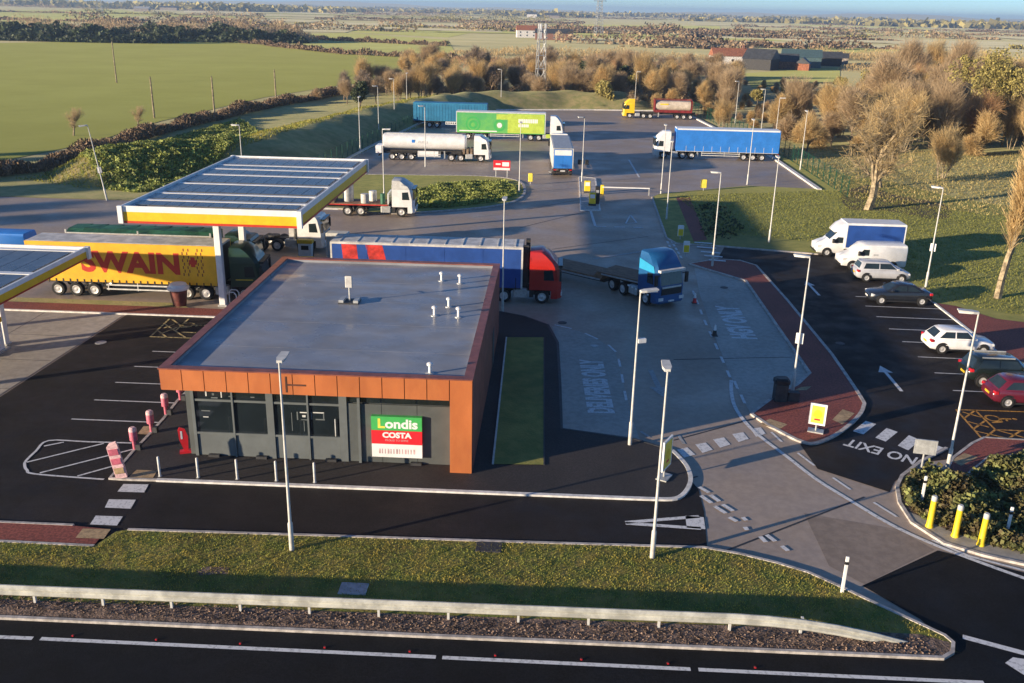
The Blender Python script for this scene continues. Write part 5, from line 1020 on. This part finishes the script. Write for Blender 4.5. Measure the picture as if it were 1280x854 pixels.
K_russet = [own(grow(s, 6.5, 0.55, 4, 3, 0.15, 0.25, 0.14, twigs=7500, twig_len=1.2, twig_w=0.0125), 'bark', 'twig_russet') for s in (5,)]
K_grey = [own(grow(s, 8, 0.5, 4, 3, 0.2, 0.3, 0.2, twigs=3600, twig_len=0.8, twig_w=0.02), 'bark', 'twig_grey') for s in (6,)]
K_dark = [own(grow(s, 7, 0.5, 3, 3, 0.2, 0.2, 0.1, twigs=5200, twig_len=1.2, leaf=0.42), 'bark', 'leaf_dark') for s in (7, 8)]
K_olive = [own(grow(s, 6.5, 0.55, 3, 3, 0.17, 0.2, 0.1, twigs=4200, twig_len=1.2, leaf=0.36), 'bark', 'leaf_olive') for s in (9,)]
K_big = own(grow(21, 11.5, 0.62, 5, 3, 0.36, 0.2, 0.12, 0.17, twigs=2600, twig_len=0.6, twig_w=0.011), 'pale_bark', 'twig_gold')
K_tall = own(grow(31, 15, 0.17, 4, 3, 0.30, 0.85, 0.06, 0.06, twigs=6500, twig_len=1.0, twig_w=0.014), 'pale_bark', 'twig_gold')
K_leafy = own(grow(41, 11, 0.45, 4, 3, 0.24, 0.3, 0.36, twigs=7000, twig_len=1.0, leaf=0.3), 'pale_bark', 'leaf_olive')
K_mound = [own(grow(s, 4.2, 0.75, 4, 4, 0.10, 0.15, 0.04, twigs=6500, twig_len=0.9, twig_w=0.017), 'bark', 'twig_brown') for s in (51,)]
K_mgold = [own(grow(s, 4.2, 0.75, 4, 4, 0.10, 0.15, 0.04, twigs=6500, twig_len=0.9, twig_w=0.017), 'bark', 'twig_gold') for s in (52,)]
K_cop = [own(grow(s, 8.0, 0.34, 3, 3, 0.10, 0.5, 0.16, 0.1, twigs=7500, twig_len=1.4, twig_w=0.011, stems=6), 'pale_bark', m) for s, m in ((61, 'twig_gold'), (62, 'twig_brown'))]
def pick(l): return random.choice(l)

tree(K_big, None, (*(34.14,101.05), 0.08), 1.32, 'large spreading bare tree with pale trunk on the lawn', None)
tree(K_tall, None, (*(33.59,68.16), 0.08), 1.0, 'tall narrow bare tree with upright golden twigs beside the red path', None, rz=0.0)
tree(K_cop[0], None, (*(50.61,123.62), 0.08), 0.78, 'small many-stemmed golden tree on the rough grass behind the large tree', None)
tree(K_big, None, (*(40.16,115.51), 0.08), 0.8, 'smaller bare tree with pale trunk just behind the large lawn tree', None)
for p, s in (((72.51,159.12), 0.9), ((73.77,158.42), 0.82)): tree(K_leafy, None, p, s, 'tall pale-trunked tree with yellow-green leaves at the wood edge', 'pale-trunked leafy trees', 'leafy_tree')
tree(K_dark[0], None, (*(65.82,196.82), 0), 1.25, 'dark green ivy-clad tree rising out of the brown wood', None, 'ivy_tree', sz=1.2)
WL = {'gold': (K_gold, 'golden twiggy bare tree in the wood beyond the lawn'), 'brown': (K_brown, 'brown twiggy bare tree in the wood beyond the lawn'), 'russet': (K_russet, 'russet leafed tree in the wood beyond the lawn'),
      'olive': (K_olive, 'olive green bushy tree in the wood beyond the lawn'), 'dark': (K_dark, 'dark evergreen tree in the wood beyond the lawn'), 'mg': (K_mgold, 'low golden thicket bush at the wood edge'), 'mb': (K_mound, 'low brown thicket bush at the wood edge')}
GN = {'gold': 'golden trees of the wood', 'brown': 'brown trees of the wood', 'russet': 'russet trees of the wood', 'olive': 'olive trees of the wood', 'dark': 'evergreens of the wood', 'mg': 'golden thicket bushes', 'mb': 'brown thicket bushes', 'cop': 'coppiced trees of the wood'}
def plant(kind, p, s):
    if p[1] > 172 and 0.185 < p[0]/p[1] < 0.315 and s > 0.62: return
    km, lb = WL[kind]; tree(pick(km), None, p, s, lb, GN[kind], {'olive': 'leafy_tree', 'dark': 'evergreen_tree', 'mg': 'thicket_bush', 'mb': 'thicket_bush'}.get(kind, 'bare_tree'), 'bush' if kind[0] == 'm' else 'tree', sz=random.uniform(1.0, 1.35))
WL['cop'] = (K_cop, 'many-stemmed coppiced bare tree in the wood beyond the lawn')
def fill(x0, x1, y0, y1, dx, dy, kinds, wts, smin, smax, test=lambda x, y: True):
    y = y0
    while y < y1:
        x = x0+random.uniform(0, dx)
        while x < x1:
            q = (x+random.uniform(-0.45, 0.45)*dx, y+random.uniform(-0.45, 0.45)*dy)
            if test(*q): plant(random.choices(kinds, wts)[0], q, random.uniform(smin, smax))
            x += dx
        y += dy
fill(36, 92, 148, 174, 4.2, 6.5, ('cop', 'mg', 'mb', 'gold', 'brown', 'russet', 'olive'), (7, 2, 2, 3, 2, 1, 0.6), 0.8, 1.1, lambda x, y: x > 34+0.15*(174-y))
fill(52, 190, 178, 300, 8.5, 12, ('gold', 'brown', 'cop', 'russet', 'olive', 'dark'), (6, 6, 5, 1.6, 1.6, 0.5), 0.9, 1.35, lambda x, y: 0.318 < x/y < 0.66)
fill(30, 42, 172, 205, 4.5, 7, ('mg', 'mb', 'olive', 'cop'), (4, 4, 1, 2), 0.5, 0.8)
fill(9, 44, 208, 262, 4.6, 8, ('mg', 'mb', 'brown', 'gold', 'cop', 'olive', 'russet'), (3, 3, 3, 3, 4, 1, 0.6), 0.7, 1.05, lambda x, y: x/y < 0.19)
fill(20, 92, 176, 288, 5.5, 9, ('mg', 'mb', 'olive'), (4, 4, 0.7), 0.4, 0.6, lambda x, y: 0.16 < x/y < 0.32)
BL = 'bare brown tree in the row behind the lorry park bank'
for i in range(48):
    x = -46+i*1.2+random.uniform(-1, 1); y = 216+random.uniform(-4, 30)-max(0, -20-x)*0.7; tree(pick(K_brown+K_grey+K_cop), None, (x, y), random.uniform(0.6, 1.05), BL, 'trees behind the bank')
for i in range(18):
    x = 2+i*1.5+random.uniform(-1, 1); y = 246+random.uniform(-5, 14); tree(pick(K_dark), None, (x, y), random.uniform(0.85, 1.2), 'dark evergreen tree behind the lattice mast and stone wall', 'evergreens behind the mast', 'evergreen_tree')
for i in range(44):
    x = -46+random.uniform(0, 100); y = random.uniform(262, 310); tree(pick(K_brown+K_gold+K_grey), None, (x, y), random.uniform(0.8, 1.25), 'bare tree in the belt beyond the evergreens', 'trees beyond the evergreens')
for p, s, km, lb in (((-73.63,140.79), 0.46, K_big, 'lone bare tree in the field hedge beside the leaning lamp post'), ((-52.75,207.43), 0.75, K_mound[0], 'low bare bush in the field hedge beside the last timber pole'), ((-40.06,193.08), 0.85, K_dark[1], 'dark ivy bush at the end of the field hedge'), ((-68.62,152.2), 0.38, K_big, 'small bare tree in the field hedge beside a timber pole')):
    tree(km, None, (*p, 0), s, lb, None)
# shading belt of trees at the left end of the site, just outside the frame
for i in range(9):
    tree(pick(K_grey+K_brown), None, (-84+random.uniform(-4, 4), 58+i*7.0), random.uniform(0.8, 1.1), 'bare tree in the belt left of the site', 'trees left of the site')

def cloud(name, mt, pts, size, label=None, cat=None, aspect=1.6, up=0.0, parent=None, group=None, kind='stuff'):
    cn, u, v = leaf_quads(np.asarray(pts), size, aspect, up); o = link(name, quads_mesh(name, cn, u, v), mt, parent); o['kind'] = kind
    prop(o, label, cat, group); return o
def line_pts(path, n, wd, ht, z0=0.0, lump=3.0, clumpy=0.5):
    """points filling a lumpy hedge along a path"""
    P = np.array(path, float); sg_ = np.diff(P, axis=0); ln = np.hypot(sg_[:, 0], sg_[:, 1]); cum = np.concatenate([[0], np.cumsum(ln)])
    d = rng.uniform(0, cum[-1], n); i = np.clip(np.searchsorted(cum, d)-1, 0, len(ln)-1); f = ((d-cum[i])/ln[i])[:, None]; q = P[i]+sg_[i]*f
    ph = d/lump; hh = ht*(1-clumpy*0.5+clumpy*0.5*(np.sin(ph)+0.6*np.sin(ph*2.7+1)+0.4*np.sin(ph*0.37+2)))
    a = rng.uniform(0, 2*math.pi, n); r = np.sqrt(rng.uniform(0, 1, n)); nrm = np.stack([-sg_[i, 1]/ln[i], sg_[i, 0]/ln[i]], 1)
    off = nrm*(wd/2*r*np.cos(a))[:, None]; z = z0+np.maximum(0.05, hh*(0.5+0.5*r*np.sin(a)))
    return np.column_stack([q+off, z])
def hedge(label, path, n, wd, ht, mt, size, aspect=3.0, up=0.5, lump=3.0, name='hedge', clumpy=0.5):
    t = thing(name, label, 'hedge', (path[0][0], path[0][1], 0)); pts = line_pts(path, n, wd, ht, 0, lump, clumpy)-np.array([path[0][0], path[0][1], 0])
    cloud('foliage', mt, pts, size, aspect=aspect, up=up, parent=t)
    P = np.array(path, float)-np.array(path[0]); b = MB()
    for k in range(int(n/260)+2):
        i = random.randrange(len(path)-1); q = P[i]+(P[i+1]-P[i])*random.random(); b.tube((q[0], q[1], 0), (q[0]+random.gauss(0, 0.2), q[1]+random.gauss(0, 0.2), ht*0.7), 0.06, 0.02, 4)
    b.build('stem', 'bark', t)['kind'] = 'stuff'; return t
hedge('long brown winter hedge between green field and shrub bank', [(-90, 99), (-66, 104), (-62, 111), (-61.5, 121), (-62.5, 148), (-58, 188), (-50, 224), (-44, 240)], 42000, 3.6, 2.1, 'hedge_brown', 0.36)
hedge('brown hedge climbing behind the lorry park bank', [(-44, 232), (-25, 236), (0, 240), (14, 236), (30, 222)], 9000, 4, 3.4, 'twig_brown', 0.6)
hedge('thin brown hedge across the far edge of the green field', [(-146.7,478.87),(-91.38,410.78),(-37.74,389.48),(-16.32,348.3)], 6000, 4, 2.6, 'hedge_brown', 0.9)
hedge('pale thin hedge along the top edge of the big green field', [(-221.96,512.17),(-190.83,522.37),(-149.57,488.33)], 3500, 4, 2.4, 'hedge_brown', 0.9)
hedge('dark hedge between the two strip pastures', [(-197.83,597.54),(-153.65,582.49),(-120.03,562.06),(-59.65,525.38)], 5000, 5, 2.6, 'hedge_brown', 1.0)
# shrubs on the bank, green island and planter (ground cover nobody could count)
def scatter(poly, n, zf, sz):
    P = np.array(poly); lo, hi = P.min(0), P.max(0); out = []
    while len(out) < n:
        q = rng.uniform(lo, hi, (n, 2)); x, y = q[:, 0], q[:, 1]; ins = np.zeros(n, bool); j = len(P)-1
        for i in range(len(P)):
            c = ((P[i, 1] > y) != (P[j, 1] > y)) & (x < (P[j, 0]-P[i, 0])*(y-P[i, 1])/(P[j, 1]-P[i, 1]+1e-12)+P[i, 0]); ins ^= c; j = i
        out += [tuple(v) for v in q[ins]]
    a = np.array(out[:n]); z = zf(a[:, 0], a[:, 1])+rng.uniform(0, 1, n)*sz*(0.55+0.45*np.sin(a[:, 0]*1.9+np.sin(a[:, 1]*1.3)*2)*np.sin(a[:, 1]*1.7+1)); return np.column_stack([a, z])
zero = lambda x, y: np.zeros_like(x)
cloud('bank_shrubs', 'leaf_green', scatter([(-57.66,110.63),(-48.87,99.27),(-44.76,98.04),(-41.55,103.47),(-40.77,119.39),(-45.94,146.82),(-56.41,167.01),(-57.79,144.24),(-59.88,126.46)], 42000, bank_h, 0.6), 0.28, 'yellow-green bramble shrubs covering the front of the bank', 'shrubs')
cloud('bank_grass', 'blade', scatter([(-62, 104), (-50, 99), (-41, 112), (-38, 125), (-36, 140), (-33, 160), (-27, 182), (-22, 206), (-45, 165), (-56, 125)], 16000, bank_h, 0.22), 0.32, 'rough tussocky grass over the earth bank', 'grass', 4.0, 1.0)
cloud('island_shrubs', 'leaf_green', scatter([(-15.67,93.89),(-10.82,95.04),(-6.05,98.76),(-4,103.21),(-4.19,107.63),(-5.91,111.61),(-12.46,109.41),(-15.9,103.7)], 12000, lambda x, y: x*0+0.1, 0.42), 0.2, 'low green shrubs filling the kerbed grass island', 'shrubs')
cloud('planter_shrubs', 'leaf_shrub', scatter([(15.97,37.42),(15.56,35.83),(15.81,34.66),(16.71,33.6),(17.89,32.63),(19.17,32.05)] + [(33, 33)] + [(28.07,42.01),(22.87,40.69),(21.24,40.38),(19.17,38.22),(18.47,38.54),(17.84,39.27),(16.73,38.39)], 36000, lambda x, y: x*0+0.1, 0.75), 0.16, 'low evergreen shrubs filling the planter at the car park mouth', 'shrubs')
cloud('verge_blades', 'blade', scatter([(-30, 27.0)] + [(-18.72,26.47),(-1.97,26.77),(8.99,26.95),(12.99,26.82),(13.71,26.41),(13.15,27.27),(12.1,28.22),(11,29.29),(10.05,30.13),(8.99,30.68),(7.72,31.17),(6.39,31.52),(-1.08,31.3),(-8.61,31.15),(-16.48,30.91),(-16.9,29.78),(-20.63,29.76)] + [(-30, 31.0)], 40000, lambda x, y: x*0+0.09, 0.04), 0.075, 'short tufty grass on the roadside verge', 'grass', 4.0, 0.9)
cloud('soil_clods', 'clod', scatter([(-30, 25.97), (-1.87,25.57), (13.16,25.72), (12.91,26.6), (-1.94,26.42), (-30, 26.62)], 4500, lambda x, y: x*0+0.1, 0.02), 0.06, 'loose brown clods of the soil strip under the guard rail', 'soil', 1.3)
cloud('lawn_blades', 'lawn_blade', scatter([(29, 67), (36, 62), (60, 60), (60, 100), (46, 100), (36, 112), (33, 112), (14, 106), (16, 87), (28.7, 83.6)], 60000, lambda x, y: x*0+0.08, 0.07), 0.15, 'mown grass blades of the lawn beside the car park', 'grass', 4.0, 0.9)
cloud('rough_tussocks', 'straw_blade', scatter([(34, 108), (46, 100), (90, 104), (90, 150), (34, 150)], 26000, lambda x, y: x*0+0.08, 0.16), 0.26, 'tussocky rough grass at the foot of the wood', 'grass', 4.0, 0.9)
cloud('path_side_bushes', 'leaf_dark', scatter([(15.18,98.59),(14.14,84.54),(16.66,84.25),(18.87,90.23),(18.4,99.08),(17.12,101.93)], 420, lambda x, y: x*0+0.08, 0.5), 0.25, 'dark scattered saplings on the shaded lawn beside red path', 'shrubs')
# far woods, hedgerows and copses: masses
def blob_pts(cx, cy, rx, ry, h_, n):
    a = rng.uniform(0, 2*math.pi, n); r = np.sqrt(rng.uniform(0, 1, n)); x = cx+rx*r*np.cos(a); y = cy+ry*r*np.sin(a)
    lump = 0.65+0.35*np.sin(x*0.16+cx)*np.sin(y*0.13+2)+0.12*np.sin(x*0.5)
    return np.column_stack([x, y, np.maximum(0.2, h_*lump*np.sqrt(np.clip(1-r**4, 0, 1))*rng.uniform(0.25, 1, n))])
cloud('far_wood', 'leaf_dark', np.vstack([blob_pts(-330, 500, 90, 22, 10, 11000), blob_pts(-250, 478, 60, 18, 8, 9000), blob_pts(-195, 520, 60, 22, 9, 8000)]), 1.5, 'dark wood along the top of the big green field', 'wood')
cloud('far_wood', 'twig_brown', np.vstack([blob_pts(-230, 540, 90, 30, 11, 14000), blob_pts(-165, 540, 30, 25, 11, 7000), blob_pts(-330, 560, 90, 30, 11, 9000)]), 1.4, 'brown winter wood behind the big green field', 'wood', 5, 0.6)
cloud('far_wood', 'twig_russet', np.vstack([blob_pts(28, 350, 30, 30, 5, 9000), blob_pts(135, 300, 40, 40, 6, 16000), blob_pts(0, 345, 50, 18, 5, 8000)]), 1.0, 'russet scrub between the evergreens and farm barns', 'wood', 9, 0.6)
cloud('far_wood', 'twig_gold', np.vstack([blob_pts(170, 250, 60, 60, 8, 22000), blob_pts(230, 380, 120, 60, 8, 24000), blob_pts(10, 440, 60, 14, 5, 6000), blob_pts(170, 480, 60, 20, 7, 9000)]), 1.1, 'golden brown scrub spreading right of the farm barns', 'wood', 9, 0.6)
pts = []
for k in range(70):
    y = 520*math.exp(random.uniform(0, 2.2)); x = random.uniform(-0.75, 0.75)*y
    if y < 760 and x < -40: continue
    L_ = random.uniform(60, 330)*(0.5+y/1800); s_ = random.uniform(-0.12, 0.12); hh = random.choice((2.5, 3, 4, 7, 9))*(1 if y < 1500 else 1.3); pts.append(line_pts([(x, y), (x+L_, y+s_*L_)], int(500+L_*3), 5 if hh < 6 else 22, hh, 0, 14, 0.7))
allp = np.vstack(pts); m1 = rng.random(len(allp)) < 0.5
sel = np.sin(allp[:, 1]*0.05)+np.sin(allp[:, 0]*0.011) 
cloud('far_hedgerows', 'hedge_brown', allp[sel > 0.3], 2.0, 'dark hedgerows and tree lines crossing the far fields', 'hedgerow', 2)
cloud('far_hedgerows', 'twig_brown', allp[(sel <= 0.3) & (sel > -0.8)], 2.0, 'brown hedgerows and copses crossing the far fields', 'hedgerow', 2)
cloud('far_hedgerows', 'leaf_olive', allp[sel <= -0.8], 2.0, 'olive hedgerows and copses crossing the far fields', 'hedgerow', 2)
pts = []
for k in range(60):
    y = random.uniform(2400, 7000); x = random.uniform(-0.65, 0.65)*y; pts.append(blob_pts(x, y, random.uniform(100, 420), random.uniform(30, 90), random.uniform(10, 20), 420))
cloud('horizon_woods', 'leaf_olive', np.vstack(pts), 14.0, 'blue-grey woods strung along the skyline', 'wood', 1.5)

# ------------------------------------------------------------------ far buildings and masts
def house(label, p, rz, w, d, h, rh, wall, roof, wins=3, cat='house', name='farmhouse', chim=True):
    t = thing(name, label, cat, p, R(rz)); box('wall', wall, t, -w/2, w/2, -d/2, d/2, 0, h)
    b = MB(); b.loft([[(-w/2-0.3, -d/2-0.3, h), (-w/2-0.3, d/2+0.3, h), (-w/2-0.3, 0, h+rh)], [(w/2+0.3, -d/2-0.3, h), (w/2+0.3, d/2+0.3, h), (w/2+0.3, 0, h+rh)]]); r_ = b.build('roof', roof, t)
    if chim: box('chimney', 'brick', r_, w*0.3, w*0.3+0.9, -0.4, 0.4, h+rh-0.6, h+rh+1.2)
    for i in range(wins):
        x = -w/2+(i+0.5)*w/wins
        for z in ((1.0,) if h < 4 else (1.0, 3.3)): f_ = box('window', 'white', t, x-0.6, x+0.6, -d/2-0.06, -d/2, z, z+1.2); box('pane', 'car_glass', f_, x-0.5, x+0.5, -d/2-0.08, -d/2-0.06, z+0.1, z+1.1)
    return t
house('white farmhouse with orange tiled roof beyond the fields', (-23.82,729.23), 8, 15, 8, 5.2, 3.5, 'render_white', 'roof_tile')
house('long brick farm range beside the orange-roofed farmhouse', (-3.2,685.82), 3, 26, 9, 4.4, 3, 'brick', 'slate', 5, 'barn', 'farm_range', False)
house('distant white cottage among far trees', (-72.09,2624.57), 0, 26, 14, 8, 5, 'render_white', 'slate')
house('distant pale farm roofs beside the white cottage', (-17.76,2514.84), 0, 34, 16, 7, 6, 'stone', 'slate', 3, 'barn', 'barn', False)
for p, rz, w, d, h_, rh, wl, rf, lb in (((77.62,373.05), -30, 13, 12, 5.5, 5.0, 'barn_black', 'slate', 'black steep-roofed barn at the left end of the farm'), ((87.26,382.28), -8, 15, 9, 4.0, 4, 'brick', 'slate', 'brick barn with dark roof behind small orange gable'), ((98.87,398.18), -10, 18, 11, 5.5, 4.2, 'barn_teal', 'barn_teal', 'teal grey metal barn in the middle of the farm'), ((112.58,415.9), -10, 17, 10, 4.6, 3.4, 'barn_black', 'slate', 'low black barn beside the teal barn'), ((124.3,433.74), -14, 9, 8, 3.6, 2.8, 'stone', 'slate', 'small stone outbuilding at the right end of the farm'), ((94.12,374.82), 70, 7, 6, 3.6, 3.0, 'roof_tile', 'slate', 'small orange brick gable before the teal barn')):
    house(lb, p, rz, w*0.85, d*0.85, h_*0.72, rh*0.72, wl, rf, 0, 'barn', 'barn', False)
house('cream bungalow with orange roof left of the black barns', (72.42,410.06), 6, 16, 8, 3.2, 3.2, 'render_white', 'roof_tile', 3, 'house', 'bungalow')
house('pale barn roofs beyond the dark field-top wood', (-850.53,1969.73), 4, 30, 14, 5, 4, 'stone', 'galv', 2, 'barn', 'barn', False); house('long grey barn beyond the dark field-top wood', (-922.6,2289.37), 2, 40, 16, 6, 4, 'stone', 'slate', 2, 'barn', 'barn', False)
def lattice(label, p, h_, w0, w1, arms, name, cat, r=0.07, m='galv'):
    t = thing(name, label, cat, p, R(18)); b = MB(); n = max(5, int(h_/3)); c = [(-1, -1), (1, -1), (1, 1), (-1, 1)]
    for i in range(n):
        z0, z1 = h_*i/n, h_*(i+1)/n; a, bb = [w0+(w1-w0)*z/h_ for z in (z0, z1)]
        for j in range(4):
            (x, y), (x2, y2) = c[j], c[(j+1) % 4]; b.tube((x*a, y*a, z0), (x*bb, y*bb, z1), r, r, 4); b.tube((x*a, y*a, z0), (x2*bb, y2*bb, z1), r*0.6, r*0.6, 3); b.tube((x*bb, y*bb, z1), (x2*bb, y2*bb, z1), r*0.6, r*0.6, 3)
    b.build('lattice', m, t)
    for z, L_ in arms:
        q = MB(); q.tube((-L_, 0, z), (L_, 0, z), r, r, 4); q.tube((-L_, 0, z), (0, 0, z+L_*0.3), r*0.7, r*0.7, 3); q.tube((L_, 0, z), (0, 0, z+L_*0.3), r*0.7, r*0.7, 3); q.build('cross_arm', m, t)
    return t
t = lattice('grey lattice mast with antenna panels behind the stone wall', (-3.96,234.49), 15.5, 1.1, 0.75, (), 'radio_mast', 'mast', 0.11)
for a in range(3):
    for zz in (13.2, 15.0): box('antenna_panel', 'white', t, 0.9*math.cos(a*2.1)-0.2, 0.9*math.cos(a*2.1)+0.2, 0.9*math.sin(a*2.1)-0.12, 0.9*math.sin(a*2.1)+0.12, zz, zz+1.6)
lattice('tall electricity pylon on the skyline beyond the farm', (35.03,855.86), 46, 3.2, 0.7, ((28, 6), (35, 7), (42, 5)), 'electricity_pylon', 'pylon', 0.22)
lattice('tall electricity pylon beyond the left field-top wood', (-499.16,1046.64), 42, 3.2, 0.7, ((26, 6), (33, 7), (40, 5)), 'electricity_pylon', 'pylon', 0.22)
sw = thing('stone_wall', 'pale rubble stone wall curving at the foot of the mast', 'wall', (-1,233.12)); a0, b0 = Vector((0, 0)), Vector((16.5,206.55))-Vector((-1,233.12)); stm = []
for k in range(5):
    vv = unit(8)*np.array([0.5, 0.3, 0.26]); hull = bmesh.new(); [hull.verts.new(v) for v in np.vstack([vv, -vv])]; bmesh.ops.convex_hull(hull, input=hull.verts); me = bpy.data.meshes.new('stone'); hull.to_mesh(me); hull.free(); stm.append(me)
for i in range(34):
    q = a0.lerp(b0, i/33.0)
    for j in range(4): o = link('stone', stm[(i+j) % 5], 'stone', sw, (q.x+random.uniform(-0.3, 0.3), q.y+random.uniform(-0.3, 0.3), 0.25+j*0.45)); o.rotation_euler = (random.uniform(-0.3, 0.3), random.uniform(-0.3, 0.3), random.uniform(0, 3)); o.scale = (1.35, 1.6, 1.2)
# mesh fences and the lorry park barrier
def mesh_fence(path, label, hgt=2.4):
    t = thing('mesh_fence', label, 'fence', (path[0][0], path[0][1], 0)); P = [Vector(p)-Vector(path[0]) for p in path]
    for a, b_ in zip(P, P[1:]):
        n = max(1, int((b_-a).length/2.5)); d = (b_-a)/n
        for i in range(n):
            p, q = a+d*i, a+d*(i+1); box('post', 'fence_green', t, p.x-0.04, p.x+0.04, p.y-0.04, p.y+0.04, 0, hgt+0.05); m = MB(); k = 14; nn = Vector((-d.y, d.x)).normalized()*0.012
            for j in range(k):
                r_ = p.lerp(q, j/k); m.add([(r_.x-nn.y, r_.y+nn.x, 0.05), (r_.x+nn.y, r_.y-nn.x, 0.05), (r_.x+nn.y, r_.y-nn.x, hgt), (r_.x-nn.y, r_.y+nn.x, hgt)], [(0, 1, 2, 3)])
            for z in (0.1, 0.8, 1.5, 2.2, hgt-0.03): m.add([(p.x, p.y, z), (q.x, q.y, z), (q.x, q.y, z+0.03), (p.x, p.y, z+0.03)], [(0, 1, 2, 3)])
            m.build('mesh_panel', 'fence_green', t)
mesh_fence([(34.0, 108), (34.0, 140), (30.5, 180), (28.5, 204)], 'green wire mesh fence along the right side of the lorry park')
mesh_fence([(-29.5, 110), (-28.2, 133), (-25.2, 165), (-16.5, 196)], 'green wire mesh fence below the earth bank', 2.0)
lb = thing('crash_barrier', 'galvanised crash barrier along the left side of the lorry park', 'barrier', (-28.0, 110, 0)); pth = [Vector(p)-Vector((-28.0, 110)) for p in ((-28.0, 110), (-26.6, 133), (-23.5, 165), (-17, 190))]
MB().loft([[(p.x-0.05, p.y, 0.45), (p.x+0.05, p.y, 0.5), (p.x, p.y, 0.62), (p.x+0.05, p.y, 0.75), (p.x-0.05, p.y, 0.8)] for p in pth]).build('rail', 'galv', lb)
for a, b_ in zip(pth, pth[1:]):
    for i in range(9): q = a.lerp(b_, i/9); box('post', 'galv', lb, q.x-0.14, q.x-0.05, q.y-0.05, q.y+0.05, 0, 0.75)

# ------------------------------------------------------------------ air
hz = MB().box(-9600, 9600, -700, 11600, -1.0, 68).build('haze', None); hz['kind'] = 'stuff'; hz['label'] = 'thin pale haze over the far fields'; hz['category'] = 'haze'
hm = bpy.data.materials.new('haze'); hm.use_nodes = True; nt = hm.node_tree; nt.nodes.remove(nt.nodes['Principled BSDF']); pv = nt.nodes.new('ShaderNodeVolumePrincipled')
pv.inputs['Color'].default_value = (0.50, 0.70, 1.0, 1); pv.inputs['Density'].default_value = 0.00016; pv.inputs['Anisotropy'].default_value = 0.2
nt.links.new(pv.outputs[0], nt.nodes['Material Output'].inputs['Volume']); hz.data.materials.append(hm)
